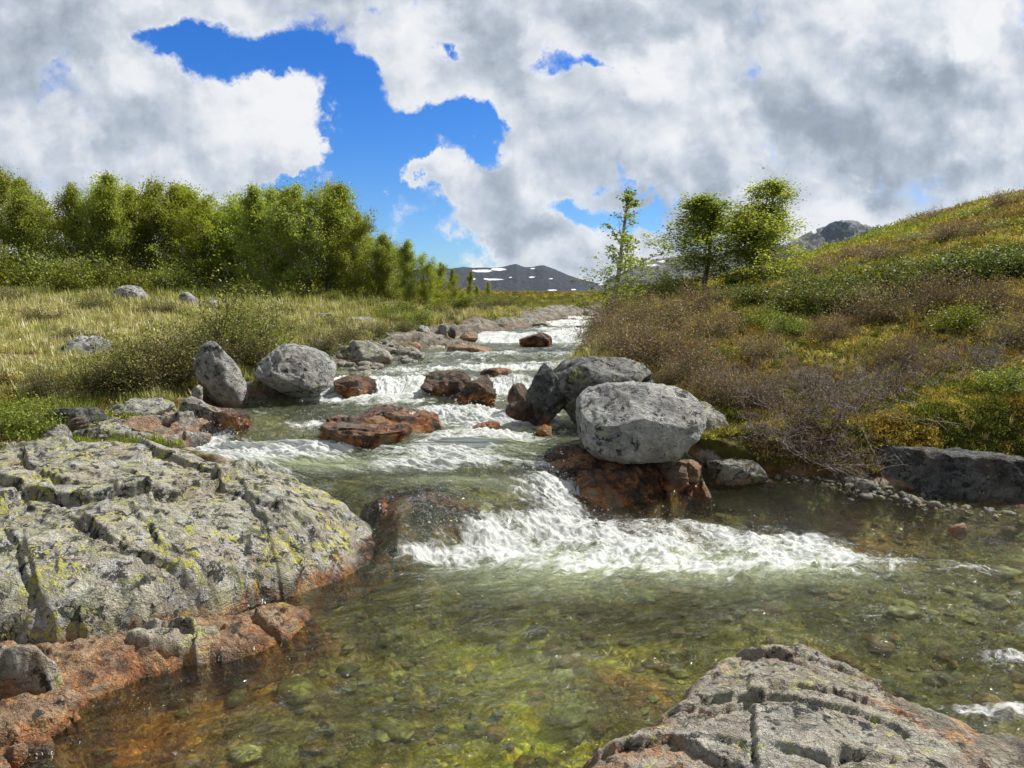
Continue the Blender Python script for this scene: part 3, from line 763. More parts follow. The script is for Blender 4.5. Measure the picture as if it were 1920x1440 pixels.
# right side
rock('big rounded pale grey boulder at the centre right of the stream', 1082, 1310, 719, 856, 7.15, M_BOULD, 11, depth=.9, e=4.2, cuts=4, co=(.86, .97), rough=.035, sink=.02, lean=-.04)
rock('large dark fronted boulder with pale top behind the round boulder', 1032, 1222, 668, 782, 8.45, M_SHADED, 12, depth=.8, e=2.6, cuts=7, rough=.04, sink=.2)
rock('upright dark grey rock leaning against the large dark fronted boulder', 986, 1062, 678, 775, 8.25, M_DARK, 13, depth=.9, e=3, cuts=9, rough=.05, sink=.25, lean=.12)
rock('shaded grey boulder half hidden under shrubs right of the round boulder', 1288, 1366, 756, 832, 8.0, M_ROCK, 14, depth=.9, cuts=6)
rock('long low dark rock slab under the right bank at the edge of the photo', 1618, 2080, 838, 962, 7.15, M_DARK, 15, name='rock_slab', depth=.34, e=4.2, cuts=3, rough=.05, sink=.1, tilt=-.05, rz=-.22, flat=.8)
rock('flat yellow spotted rock at the shore below the bare shrub', 1312, 1440, 850, 892, 7.45, M_ROCK, 16, name='rock', depth=.6, e=3, cuts=6, rough=.05, sink=.5, flat=.5)
rock('small orange stone in the shallow water beside the gravel', 1408, 1462, 897, 922, 7.35, M_PINK, 17, name='stone', depth=.7, cuts=8, sink=.4)
rock('orange tipped stone wedged between red ledge and flat yellow spotted rock', 1268, 1318, 862, 890, 7.1, M_PINK, 18, name='stone', depth=.8, cuts=8, sink=.5)
rock('small dark wet stone between red ledge and flat yellow spotted rock', 1235, 1290, 872, 905, 6.8, M_RUST, 118, name='stone', depth=.8, cuts=8, sink=.5)
rock('lichen covered rock poking out of moss halfway up the right bank', 1508, 1562, 722, 760, 9.3, M_ROCK, 19, name='rock', depth=.8, cuts=7, sink=.6)
rock('pale grey rock under bare twigs near the right edge', 1838, 1900, 700, 740, 9.0, M_ROCK, 20, name='rock', depth=.8, cuts=7, sink=.6)
# left side
rock('smooth pale grey boulder at the waterline on the left bank', 482, 630, 648, 748, 9.7, M_BOULD, 21, depth=.9, e=2.5, cuts=6, rough=.03, sink=.12, lean=-.12, tilt=-.12)
rock('tall wedge shaped grey boulder standing on the left shore', 372, 456, 640, 758, 9.3, M_BOULD, 22, depth=.8, e=2.7, cuts=8, rough=.04, sink=.15, lean=-.32)
rock('broad grey boulder embedded in grass left of the brown shrub', 118, 222, 632, 686, 12, M_BOULD, 23, depth=.9, cuts=6, sink=.5)
rock('low pale rock at the left edge of the meadow', -60, 102, 655, 690, 11.4, M_PINK, 24, name='rock', depth=.6, cuts=5, sink=.8, flat=.6)
rock('white sunlit boulder in the heath before the birch wood', 216, 278, 516, 547, 22, M_BOULD, 25, depth=.8, cuts=6, sink=.4)
rock('pale boulder right of the white sunlit boulder in the heath', 334, 374, 520, 548, 22, M_BOULD, 26, depth=.8, cuts=8, sink=.4)
rock('grey boulder just below and right of the paler one in the heath', 372, 412, 538, 562, 20, M_BOULD, 27, depth=.8, cuts=8, sink=.4)
rock('tiny pale stone uphill between the two heath boulders', 282, 300, 512, 522, 24, M_BOULD, 28, name='stone', depth=.8, cuts=8, sink=.4)
rock('pale cracked rock block on the left shore below the wedge boulder', 324, 412, 744, 804, 8.35, M_ROCK, 31, name='rock', depth=.7, e=3.4, cuts=10, rough=.05, sink=.2)
rock('small pale rock standing behind the cracked block', 358, 382, 722, 755, 8.7, M_ROCK, 32, name='rock', depth=.7, cuts=9, sink=.2)
rock('flat lichen crusted rock beside the pink shore rock', 222, 322, 748, 786, 8.4, M_ROCK, 33, name='rock', depth=.8, e=3.4, cuts=10, sink=.4)
rock('pink orange shore rock below the flat lichen crusted rock', 212, 300, 782, 822, 7.75, M_PINK, 34, name='rock', depth=.8, e=3.2, cuts=10, sink=.3)
rock('mottled rock lying on dark red shore stones', 158, 240, 792, 836, 7.45, M_ROCK, 35, name='rock', depth=.8, e=3.2, cuts=10, sink=.3)
rock('small rounded mottled rock at the foot of the green tuft', 78, 132, 796, 846, 7.2, M_ROCK, 36, name='rock', depth=.8, e=3.0, cuts=8, sink=.2)
rock('dark layered rock on the left shore above the mottled rocks', 92, 190, 762, 800, 7.9, M_DARK, 37, name='rock', depth=.8, e=3.2, cuts=10, sink=.3)
rock('low brown shore rock sloping to the water right of the cracked block', 395, 478, 765, 802, 8.1, M_RUST, 38, name='rock', depth=.8, e=3.2, cuts=8, sink=.3)
rock('dark red wet rock between mottled rocks on the left shore', 120, 170, 778, 820, 7.6, M_RUST, 39, name='rock', depth=.8, e=3.2, cuts=8, sink=.3)
# in the stream
rock('large layered rust brown rock in mid stream', 608, 792, 764, 836, 7.85, M_RUST, 41, name='rock', depth=1.0, e=2.6, cuts=7, rough=.06, sink=.5, tilt=-.12, flat=.45)
rock('flat orange rock behind the layered mid stream rock', 680, 838, 746, 806, 8.35, M_RUST, 42, name='rock', depth=.9, e=2.6, cuts=7, rough=.06, sink=.6, tilt=-.1, flat=.4)
rock('bright orange rock splitting the upper rapids', 782, 884, 696, 738, 9.9, M_RUST, 43, name='rock', depth=.7, e=2.8, cuts=8, rough=.06, sink=.3)
rock('dark brown jagged rock right of the bright orange one', 858, 938, 708, 766, 9.35, M_RUST, 44, name='rock', depth=.8, e=2.8, cuts=9, rough=.07, sink=.25)
rock('small rust stone wedged between the orange and jagged rocks', 834, 870, 710, 742, 9.6, M_RUST, 45, name='stone', depth=.8, cuts=9, sink=.3)
rock('orange rock at the foot of the upright dark rock', 952, 994, 720, 760, 8.75, M_RUST, 46, name='stone', depth=.8, cuts=8, sink=.4)
rock('low red stone splashed by foam below the upright dark rock', 948, 1008, 752, 780, 8.2, M_RUST, 47, name='stone', depth=.8, cuts=8, sink=.4)
rock('dripping dark red ledge beside the smooth pale grey boulder', 622, 708, 700, 734, 9.9, M_RUST, 48, name='rock', depth=.8, cuts=8, sink=.4)
rock('rust and black rock in the far white rapids', 974, 1044, 624, 648, 15.6, M_RUST, 49, name='rock', depth=.8, cuts=7, sink=.3)
rock('low red stony hump upstream on the left of the channel', 838, 930, 644, 666, 14.2, M_PINK, 50, name='rock', depth=.9, cuts=6, sink=.6, flat=.5)
rock('low orange ledge just above the bright orange rock', 900, 968, 690, 706, 10.9, M_RUST, 51, name='rock', depth=.8, cuts=7, sink=.6)
rock('dark rock in the bright rapids at the far bend', 1076, 1118, 609, 624, 18.5, M_DARK, 52, name='rock', depth=.8, cuts=7, sink=.4)
rock('brown submerged stone in the middle of the rapids', 886, 940, 788, 806, 7.9, M_RUST, 53, name='stone', depth=.8, cuts=6, sink=.8)
rock('small orange stone breaking the surface left of the round boulder', 1005, 1040, 796, 814, 7.75, M_RUST, 54, name='stone', depth=.8, cuts=6, sink=.8)
# upstream left shore
rock('grey sloping bedrock on the left shore upstream', 640, 735, 640, 676, 12.6, M_ROCK, 61, name='rock', depth=.9, cuts=8, sink=.5, e=3)
rock('rounded grey boulder at the edge of the birch wood', 780, 806, 607, 634, 16, M_BOULD, 62, depth=.8, cuts=6, sink=.3)
rock('rounded brown grey boulder next to the paired dark stone upstream', 822, 842, 606, 628, 17, M_BOULD, 63, depth=.8, cuts=6, sink=.3)
rock('dark stone leaning on the brown grey boulder upstream', 840, 856, 612, 630, 16.8, M_DARK, 64, name='stone', depth=.8, cuts=6, sink=.3)
rock('grey boulder crowning the far left shore', 972, 996, 576, 592, 23.5, M_BOULD, 65, depth=.8, cuts=6, sink=.3)
rock('long pale grey slab on the far left shore', 974, 1018, 597, 616, 20.5, M_ROCK, 66, name='rock_slab', depth=.8, cuts=6, sink=.5, tilt=-.2)
rock('small pale boulder among the far shore grass', 938, 956, 592, 604, 20.5, M_BOULD, 67, depth=.8, cuts=6, sink=.3)
rock('dark flat rock at the waterline of the far left shore', 916, 962, 607, 626, 18.5, M_DARK, 68, name='rock', depth=.8, cuts=6, sink=.5)
rock('grey boulder on the right bank at the far bend', 1092, 1112, 581, 598, 23.5, M_BOULD, 69, depth=.8, cuts=6, sink=.4)
rock('dark flat boulder beside the bend boulder on the right bank', 1110, 1124, 588, 600, 22.5, M_DARK, 70, depth=.8, cuts=6, sink=.4)
rock('small grey stone high on the right shore by the bend', 1052, 1072, 578, 586, 27, M_BOULD, 71, name='stone', depth=.8, cuts=6, sink=.4)
rock('broken grey slab stone on the far shore nearest the yellow grass', 700, 748, 652, 668, 13.6, M_ROCK, 400, name='rock', depth=1.0, cuts=8, sink=.5, e=3.2, group='stones along the far left shore')
rock('flat stone jutting into the quiet water of the far left shore', 745, 790, 640, 654, 14.6, M_PINK, 401, name='rock', depth=1.0, cuts=8, sink=.5, e=3.2, group='stones along the far left shore')
rock('pale cracked stone in the middle of the far left shore', 800, 835, 632, 645, 15.6, M_ROCK, 402, name='rock', depth=1.0, cuts=8, sink=.5, e=3.2, group='stones along the far left shore')
rock('stone block behind the low red hump', 862, 900, 622, 636, 16.8, M_PINK, 403, name='rock', depth=1.0, cuts=8, sink=.5, e=3.2, group='stones along the far left shore')
rock('narrow pale stone along the far shore ledge', 905, 940, 615, 627, 18, M_ROCK, 404, name='rock', depth=1.0, cuts=8, sink=.5, e=3.2, group='stones along the far left shore')
rock('pale tilted stone above the far white rapids', 1000, 1035, 603, 614, 20, M_ROCK, 405, name='rock', depth=1.0, cuts=8, sink=.5, e=3.2, group='stones along the far left shore')
rock('highest pale stone of the far shore ledge', 1020, 1055, 590, 600, 22.5, M_ROCK, 406, name='rock', depth=1.0, cuts=8, sink=.5, e=3.2, group='stones along the far left shore')
rock('small grey stone at the end of the far shore ledge', 1050, 1075, 596, 604, 22, M_DARK, 407, name='rock', depth=1.0, cuts=8, sink=.5, e=3.2, group='stones along the far left shore')
# pale bedrock humps in the left meadow
rock('pale flat outcrop in the yellow grass above the left shore', 640, 712, 590, 606, 17.5, M_ROCK, 72, name='rock', depth=1, cuts=6, sink=.8, flat=.5)
rock('small pale outcrop left of the pale flat outcrop', 590, 632, 584, 598, 18, M_ROCK, 73, name='rock', depth=1, cuts=6, sink=.8, flat=.5)
# foreground small
rock('orange fractured stone against the left edge beside the great slab', -70, 34, 1030, 1150, 4.3, M_PINK, 81, name='rock', depth=.8, cuts=9, sink=.3, sub=6)
rock('small red stone tucked under the slab edge', 168, 232, 1232, 1260, 3.95, M_PINK, 86, name='stone', depth=.7, cuts=7, sink=.4)
rock('bright orange stone in the lower left corner', 5, 52, 1392, 1432, 2.9, M_PINK, 84, name='stone', depth=.8, e=2.4, cuts=5, sink=.3)
rock('orange rounded stone in the shallows at the right', 1780, 1818, 978, 1002, 6.0, M_PINK, 88, name='stone', depth=.8, cuts=5, sink=.5)

# heightfield outcrops -------------------------------------------------
def tps(pts, vals, lam=1e-3):
    P = np.array(pts); n = len(P)
    def U(r2): return .5 * r2 * np.log(r2 + 1e-9)
    K = U(((P[:, None] - P[None]) ** 2).sum(2)) + lam * np.eye(n)
    A = np.zeros((n + 3, n + 3)); A[:n, :n] = K; A[:n, n] = 1; A[:n, n + 1:] = P; A[n, :n] = 1; A[n + 1:, :n] = P.T
    c = np.linalg.solve(A, np.concatenate([vals, np.zeros(3)]))
    def f(x, y):
        r = c[n] + c[n + 1] * x + c[n + 2] * y
        for i in range(n): r = r + c[i] * U((x - P[i, 0]) ** 2 + (y - P[i, 1]) ** 2)
        return r
    return f
def poly_sd(x, y, poly):
    d = np.full(x.shape, 1e9); inside = np.zeros(x.shape, bool); n = len(poly)
    for i in range(n):
        x0, y0 = poly[i]; x1, y1 = poly[(i + 1) % n]
        ex, ey = x1 - x0, y1 - y0; L2 = ex * ex + ey * ey + 1e-12
        t = np.clip(((x - x0) * ex + (y - y0) * ey) / L2, 0, 1)
        d = np.minimum(d, np.hypot(x - x0 - t * ex, y - y0 - t * ey))
        c = ((y0 > y) != (y1 > y)) & (x < (x1 - x0) * (y - y0) / (y1 - y0 + 1e-12) + x0)
        inside ^= c
    return np.where(inside, d, -d)
def line_d(x, y, pts):
    d = np.full(x.shape, 1e9); side = np.zeros(x.shape)
    for (x0, y0), (x1, y1) in zip(pts[:-1], pts[1:]):
        ex, ey = x1 - x0, y1 - y0; L2 = ex * ex + ey * ey
        t = np.clip(((x - x0) * ex + (y - y0) * ey) / L2, 0, 1)
        dd = np.hypot(x - x0 - t * ex, y - y0 - t * ey)
        cr = np.sign(ex * (y - y0) - ey * (x - x0))
        side = np.where(dd < d, cr, side); d = np.minimum(d, dd)
    return d, side
def outcrop(name, label, cat, ctrl, poly, mat, res, cracks=(), ew=.22, drop=.55, ang=0, fac=(.35, .05, .09), rough=.02, seed=1):
    """ctrl: (px, row, distance) points of the top; poly: (px, row, z) outline"""
    def Q(px, row, v):
        if v > 1.5: return W(px, row, v)
        d = ray(px, row); t = (v - CAM_H) / d[2]; return Vector((d[0] * t, d[1] * t, v))
    C = [Q(*c) for c in ctrl]
    f = tps([(c.x, c.y) for c in C], [c.z for c in C])
    def flat(px, row, z):
        d = ray(px, row); t = (z - CAM_H) / d[2]; return (d[0] * t, d[1] * t)
    PL = [flat(*p) for p in poly]
    xs = np.arange(min(p[0] for p in PL) - .1, max(p[0] for p in PL) + .1, res); ys = np.arange(min(p[1] for p in PL) - .1, max(p[1] for p in PL) + .1, res)
    Yg, Xg = np.meshgrid(ys, xs, indexing='ij'); x, y = Xg.ravel(), Yg.ravel()
    wob = .06 * fb2(x * 2.5, y * 2.5, 3, seed) + .05 * facets(x, y, .3, 1, .5, seed + 5)
    sd = poly_sd(x, y, PL) + wob
    z = np.clip(f(x, y), -1, max(c.z for c in C) + .02)
    z = z + facets(x, y, fac[0], fac[1], fac[2], seed, ang, 2.4, .02) + facets(x, y, fac[0] * .3, fac[1] * .25, fac[2] * .28, seed + 3, ang, 1.8, .006)
    z = z + rough * fb2(x * 3, y * 3, 5, seed + 7) + rough * .5 * fb2(x * 14, y * 14, 3, seed + 8, ridged=True)
    for (pts, dep, stp, wd) in cracks:
        pw = [(lambda p: (p.x, p.y))(Q(*q)) for q in pts]
        d, s = line_d(x + .03 * fb2(x * 6, y * 6, 3, 77), y + .03 * fb2(x * 6, y * 6, 3, 78), pw)
        z = z - dep * (.55 if dep < .1 else 1) * (.5 + .9 * np.abs(fb2(x * 4, y * 4, 2, 79)) * 2) * np.exp(-(d / (wd * .75)) ** 2) + stp * s * np.exp(-d / .25)
    Z = z.reshape(Yg.shape); k_ = max(1, int(.008 / res + .5))
    for _ in range(k_):
        Zp = np.pad(Z, 1, mode='edge'); Z = (Zp[:-2, 1:-1] + Zp[2:, 1:-1] + Zp[1:-1, :-2] + Zp[1:-1, 2:] + 2 * Z) / 6
    z = Z.ravel()
    t = np.clip(sd / ew, 0, 1)
    z = z - drop * (1 - t) ** 2.2
    z = np.where(sd < 0, z - .25, z)
    hw = z - zw(x, y)
    if name == 'bedrock_slab': hw = np.maximum(hw, np.where(z > .12, np.minimum(hw + .25, z), hw))
    V = np.stack([x, y, z], 1); F = grid_faces(len(ys), len(xs))
    keep = (sd[F] > -.03).any(1)
    V, F, at = compact(V, F[keep], {'hw': hw})
    base = np.array([V[:, 0].mean(), V[:, 1].mean(), V[:, 2].min()])
    o = mesh_np(name, V - base, F, mat, loc=tuple(base), attrs=at)
    finish(o, label, cat)
    return o
outcrop('bedrock_slab', 'great tilted grey bedrock slab crusted with yellow lichen at the lower left', 'bedrock',
    [(0, 875, .62), (120, 850, .66), (200, 832, .68), (300, 838, .62), (400, 865, .55), (520, 893, .47), (600, 915, .41), (700, 960, .25), (730, 1035, .03), (780, 1035, .0),
     (0, 960, .58), (200, 950, .60), (400, 960, .52), (560, 990, .36), (650, 1010, .17), (0, 1080, .42), (200, 1050, .44), (400, 1060, .33), (600, 1080, .06),
     (100, 1180, .20), (300, 1150, .18), (480, 1115, .10), (0, 1210, .15), (-300, 1100, .5), (-300, 900, .7)],
    [(-420, 1270, .0), (0, 1262, .0), (90, 1255, .0), (240, 1222, .0), (330, 1185, .05), (430, 1160, .05), (500, 1135, .02), (560, 1128, 0), (660, 1092, 0), (730, 1066, 0), (790, 1040, 0), (760, 1000, .1), (710, 950, .28), (600, 905, .4), (540, 890, .42), (430, 866, .5), (330, 838, .6), (200, 828, .65), (90, 850, .6), (-60, 870, .55), (-420, 870, .6)],
    M_SLAB, .0085, ang=-.75, fac=(.50, .085, .15), rough=.03, ew=.19,
    cracks=[([(150, 960, .58), (210, 1020, .48), (330, 1090, .28), (460, 1150, .08)], .018, .025, .012),
            ([(310, 950, .57), (420, 1000, .42), (480, 1060, .25), (520, 1120, .06)], .018, -.03, .012),
            ([(0, 905, .6), (150, 930, .6), (330, 920, .58), (480, 890, .5)], .03, .05, .015),
            ([(440, 900, .5), (480, 980, .4), (560, 1060, .15)], .02, .015, .010),
            ([(20, 1010, .5), (60, 1100, .35), (130, 1230, .08)], .05, .02, .02),
            ([(260, 980, .5), (300, 1040, .4), (390, 1120, .15)], .03, .012, .010),
            ([(480, 1090, .15), (520, 1145, .0)], .22, .02, .045)], seed=2)
outcrop('bedrock_slab', 'grey domed bedrock slab with brown cracks at the lower right corner', 'bedrock',
    [(1060, 1440, 2.85), (1250, 1295, 3.35), (1330, 1262, 3.45), (1400, 1226, 3.6), (1500, 1235, 3.5), (1560, 1262, 3.4), (1700, 1320, 3.2), (1850, 1375, 3.05), (1960, 1410, 2.95), (1250, 1440, 2.7), (1500, 1340, 2.95), (1500, 1440, 2.62), (1800, 1440, 2.7), (1100, 1520, 2.5), (1500, 1600, 2.2), (1900, 1600, 2.2)],
    [(1015, 1450, 0), (1100, 1385, 0), (1180, 1362, 0), (1232, 1335, 0), (1245, 1300, 0), (1330, 1262, .0), (1390, 1222, .02), (1470, 1222, .02), (1560, 1255, .02), (1640, 1290, .02), (1780, 1335, .0), (1930, 1380, 0), (2150, 1460, 0), (2300, 1800, 0), (960, 1800, 0)],
    M_SLAB2, .0075, ang=-.5, fac=(.30, .04, .09), rough=.03,
    cracks=[([(1240, 1360, 3.1), (1380, 1350, 3.1), (1480, 1300, 3.2), (1620, 1310, 3.15)], .02, .02, .010),
            ([(1410, 1330, 3.05), (1420, 1440, 2.7)], .03, .02, .012), ([(1560, 1320, 3.1), (1750, 1390, 2.9), (1900, 1420, 2.8)], .015, -.02, .010),
            ([(1130, 1400, 2.9), (1250, 1380, 2.9), (1330, 1430, 2.75)], .025, .025, .010)], ew=.2, drop=.4, seed=9)
M_LEDGE = rock_mat('wet_ledge', base=(.07, .05, .042), pale=(.20, .15, .12), lichen=0, rust=.45, darkamt=.8, wetrock=True, warm=.25, crack=.5)
outcrop('rock_ledge', 'dark red wet rock ledge below the round boulder', 'rock ledge',
    [(1030, 860, 6.95), (1080, 845, 7.1), (1150, 865, 6.9), (1250, 880, 6.85), (1300, 885, 6.85), (1060, 900, 6.6), (1150, 915, 6.5), (1260, 925, 6.5), (1100, 955, 6.2), (1200, 950, 6.3)],
    [(985, 870, .4), (1010, 845, .4), (1080, 832, .42), (1180, 845, .4), (1320, 872, .3), (1330, 895, .2), (1290, 925, .05), (1255, 955, 0), (1150, 980, 0), (1070, 968, .05), (1060, 930, .2), (1030, 905, .3)],
    M_LEDGE, .0085, ang=-.3, fac=(.2, .06, .14), rough=.04, ew=.34, drop=.35, seed=14)
outcrop('rock_ledge', 'brown rock ledge sprayed by droplets at the end of the great slab', 'rock ledge',
    [(690, 958, .27), (760, 938, .31), (800, 938, .30), (860, 958, .22), (920, 986, .10), (740, 985, .19), (820, 988, .14), (760, 1035, .04), (850, 1010, .04), (715, 1020, .09), (660, 1000, .18)],
    [(680, 940, .25), (740, 918, .3), (820, 920, .3), (890, 950, .2), (950, 992, .08), (930, 1012, 0), (860, 1022, 0), (790, 1045, 0), (735, 1055, 0), (690, 1010, .1)],
    M_LEDGE, .0085, ang=-.6, fac=(.2, .05, .2), rough=.04, ew=.2, drop=.3, seed=18)

outcrop('rock_ledge', 'low orange brown shelf of wet rock along the foot of the great slab', 'rock ledge',
    [(-200, 1300, .06), (0, 1300, .05), (150, 1290, .03), (260, 1240, .05), (420, 1200, .06), (520, 1165, .05), (590, 1150, .02), (330, 1255, .0), (100, 1400, .0), (0, 1440, .03)],
    [(-300, 1600, 0), (-300, 1200, 0), (0, 1220, 0), (230, 1190, 0), (420, 1150, .05), (520, 1130, .03), (600, 1120, 0), (620, 1160, 0), (560, 1205, 0), (440, 1255, 0), (300, 1275, 0), (180, 1330, 0), (170, 1430, 0), (120, 1600, 0)],
    M_PINK, .0085, ang=-.4, fac=(.18, .04, .12), rough=.03, ew=.16, drop=.25, seed=23)
outcrop('rock', 'pale pinkish angular block at the left edge below the great slab', 'rock',
    [(-60, 1262, .24), (60, 1256, .22), (110, 1290, .14), (20, 1300, .18), (-60, 1310, .2)], [(-160, 1345, 0), (-160, 1250, .1), (0, 1240, .15), (85, 1244, .12), (128, 1295, .03), (110, 1330, 0), (40, 1335, 0)],
    M_SLAB2, .008, ang=-.4, fac=(.2, .03, .15), rough=.02, ew=.08, drop=.22, seed=25)
outcrop('rock', 'reddish cracked flat rock in the lower left corner of the shelf', 'rock',
    [(-60, 1345, .14), (60, 1342, .12), (120, 1350, .08), (20, 1380, .10), (-60, 1400, .1)], [(-180, 1460, 0), (-160, 1335, .05), (0, 1330, .08), (110, 1332, .05), (150, 1345, .0), (120, 1385, 0), (60, 1405, 0)],
    M_PINK, .008, ang=-.4, fac=(.2, .03, .12), rough=.02, ew=.09, drop=.18, seed=26)
outcrop('rock', 'flat pinkish rock with a pale lichen spot below the great slab', 'rock',
    [(250, 1205, .13), (330, 1185, .15), (400, 1190, .12), (300, 1230, .08), (390, 1225, .06)], [(232, 1235, 0), (240, 1205, .05), (300, 1182, .1), (380, 1172, .12), (418, 1190, .06), (425, 1225, 0), (370, 1252, 0), (270, 1256, 0)],
    M_SLAB2, .007, ang=-.4, fac=(.16, .03, .12), rough=.02, ew=.08, drop=.2, seed=27)
outcrop('rock_shelf', 'broken red and grey rock shelf along the left shore above the great slab', 'rock ledge',
    [(0, 818, .52), (100, 796, .56), (200, 782, .58), (320, 779, .58), (400, 794, .53), (460, 792, .48), (150, 832, .50), (280, 818, .51), (-200, 825, .52), (350, 814, .47)],
    [(-300, 880, .4), (-300, 780, .6), (60, 765, .7), (200, 750, .72), (330, 745, .72), (430, 762, .62), (485, 785, .5), (440, 812, .45), (330, 832, .45), (220, 842, .45), (60, 862, .45)],
    M_ROCK, .012, ang=.3, fac=(.24, .09, .22), rough=.04, ew=.14, drop=.3, seed=28)

# pebbles on the right shore ------------------------------------------
def gravel():
    rng = np.random.default_rng(5)
    D, F = ICO[2]; Vs = []; Fs = []; n = 0; hs = []
    pts = []
    for (a, b, c_, d_, num, s0) in [(1480, 893, 1600, 925, 130, .014), (1600, 910, 1740, 945, 170, .018), (1700, 935, 1900, 965, 110, .015), (1400, 880, 1520, 900, 90, .018),
                                    (600, 668, 700, 692, 160, .035), (700, 655, 780, 672, 120, .04), (1590, 905, 1640, 925, 60, .03), (60, 800, 160, 850, 40, .03)]:
        for _ in range(num):
            t = rng.random(); p = Ww(a + (c_ - a) * t + rng.normal() * 14, b + (d_ - b) * t + rng.normal() * 7)
            pts.append((p.x, p.y, s0 * rng.lognormal(-.1, .6)))
    A = np.array(pts); gz = ground(A[:, 0], A[:, 1])
    for (x, y, s), z in zip(pts, gz):
        v = D * (1 + .35 * rng.normal(size=3) * .5) ; v = v * np.array([1, rng.uniform(.6, 1), rng.uniform(.45, .8)]) * s * .9
        a = rng.uniform(0, 6.28); v = np.stack([v[:, 0] * math.cos(a) - v[:, 1] * math.sin(a), v[:, 0] * math.sin(a) + v[:, 1] * math.cos(a), v[:, 2]], 1)
        v = v * (1 + .12 * rng.normal(size=(len(v), 1)))
        w_ = float(zw(x, y)); zz = max(z, w_ - .01) + s * .25
        Vs.append(v + np.array([x, y, zz])); Fs.append(F + n); n += len(v); hs.append(Vs[-1][:, 2] - w_ + .1)
    o = mesh_np('gravel', np.concatenate(Vs), np.concatenate(Fs), M_ROCK, attrs={'hw': np.concatenate(hs)})
    finish(o, 'pale rounded pebbles strewn along the waterline', 'gravel', kind='stuff')
gravel()

# stones lying on the bed of the pool
def bed_stones():
    rng = np.random.default_rng(15); D, F = ICO[3]
    n0 = 1500; y = rng.uniform(2.3, 8.2, n0); u = rng.uniform(-.95, 1.0, n0); x = u * y
    d = bankd(x, y); ok = (d < -.05) & ((y < fall_y(x) - .1) | (rng.random(n0) < .5)); x, y = x[ok], y[ok]
    gzv = ground(x, y); Vs = []; Fs = []; Cs = []; Hs = []; n = 0
    pal = np.array([(.24, .23, .10), (.17, .16, .09), (.36, .34, .15), (.30, .18, .08), (.13, .13, .09), (.24, .25, .12), (.38, .37, .20), (.22, .13, .06)]) * 1.05
    for i in range(len(x)):
        s = rng.lognormal(-3.3, .45); w_ = float(zw(x[i], y[i]))
        v = D * (1 + .42 * pn3(D * 1.5 + i, 3)[:, None]); v = v * np.array([1, rng.uniform(.55, 1), rng.uniform(.25, .5)]) * s
        a = rng.uniform(0, 6.28); v = np.stack([v[:, 0] * math.cos(a) - v[:, 1] * math.sin(a), v[:, 0] * math.sin(a) + v[:, 1] * math.cos(a), v[:, 2]], 1)
        zz = min(gzv[i] + .1 * s, w_ - .03 - v[:, 2].max())
        Vs.append(v + np.array([x[i], y[i], zz])); Fs.append(F + n); n += len(v)
        Cs.append(np.repeat(pal[rng.integers(0, 8)][None] * rng.lognormal(0, .25), len(v), 0)); Hs.append(Vs[-1][:, 2] - w_)
    m, T = new_mat('bed_stone'); P = T.node('ShaderNodeTexCoord').outputs['Object']
    nn = T.noise(P, 28, 5, .7)
    c = T.mix(T.ss(nn, .42, .58, 0, .7), T.attr('Col', 'Color'), T.vmath('MULTIPLY', T.attr('Col', 'Color'), (.45, .42, .38)))
    out_surf(T, T.node('ShaderNodeBsdfPrincipled', {'Base Color': c, 'Roughness': .6, 'Normal': T.bump(nn, .5, .02)}).outputs[0])
    o = mesh_np('bed_stones', np.concatenate(Vs), np.concatenate(Fs), m, attrs={'Col': rgba(np.concatenate(Cs))})
    finish(o, 'olive, tan and rusty stones lying under the clear water of the pool', 'stones', kind='stuff')
bed_stones()

# spray ----------------------------------------------------------------
def spray():
    rng = np.random.default_rng(8)
    D, F = ICO[2][0], ICO[2][1]
    bm = bmesh.new(); bmesh.ops.create_icosphere(bm, subdivisions=1, radius=1)
    D = np.array([v.co[:] for v in bm.verts]); F = np.array([[l.vert.index for l in f.loops] for f in bm.faces]); bm.free()
    C = []
    for (px, row, sx, sy, num, up) in [(820, 955, 45, 20, 420, .14), (1010, 905, 40, 30, 500, .12), (930, 880, 50, 25, 500, .10), (1060, 960, 30, 20, 400, .08), (400, 825, 35, 15, 500, .10), (585, 815, 30, 18, 350, .09),
                                       (880, 775, 40, 25, 450, .08), (1000, 990, 130, 15, 800, .06), (1300, 1000, 130, 15, 700, .05), (1750, 1180, 110, 70, 300, .008), (1800, 1060, 100, 30, 250, .03), (690, 840, 40, 10, 200, .06), (950, 635, 30, 6, 100, .12), (1075, 630, 25, 12, 200, .12)]:  # the two rightmost clusters are white dots added as sun glitter on the ripples
        for _ in range(num):
            p = Ww(px + rng.normal() * sx, row + rng.normal() * sy)
            C.append((p.x, p.y, p.z + abs(rng.normal()) * up + .015, .0017 * rng.lognormal(0, .5) * max(1, p.y / 6)))
    C = np.array(C)
    V = (D[None] * C[:, 3][:, None, None] + C[:, None, :3]).reshape(-1, 3)
    Fa = (F[None] + (np.arange(len(C)) * len(D))[:, None, None]).reshape(-1, 3)
    m, T = new_mat('droplet_material')
    p = T.node('ShaderNodeBsdfPrincipled', {'Base Color': (.9, .93, .95, 1), 'Roughness': .1, 'Transmission Weight': .3, 'IOR': 1.33})
    out_surf(T, p.outputs[0])
    o = mesh_np('spray', V, Fa, m)
    finish(o, 'white droplets thrown up over the falls, and dots for sun glitter on the pool', 'spray', kind='stuff')
spray()

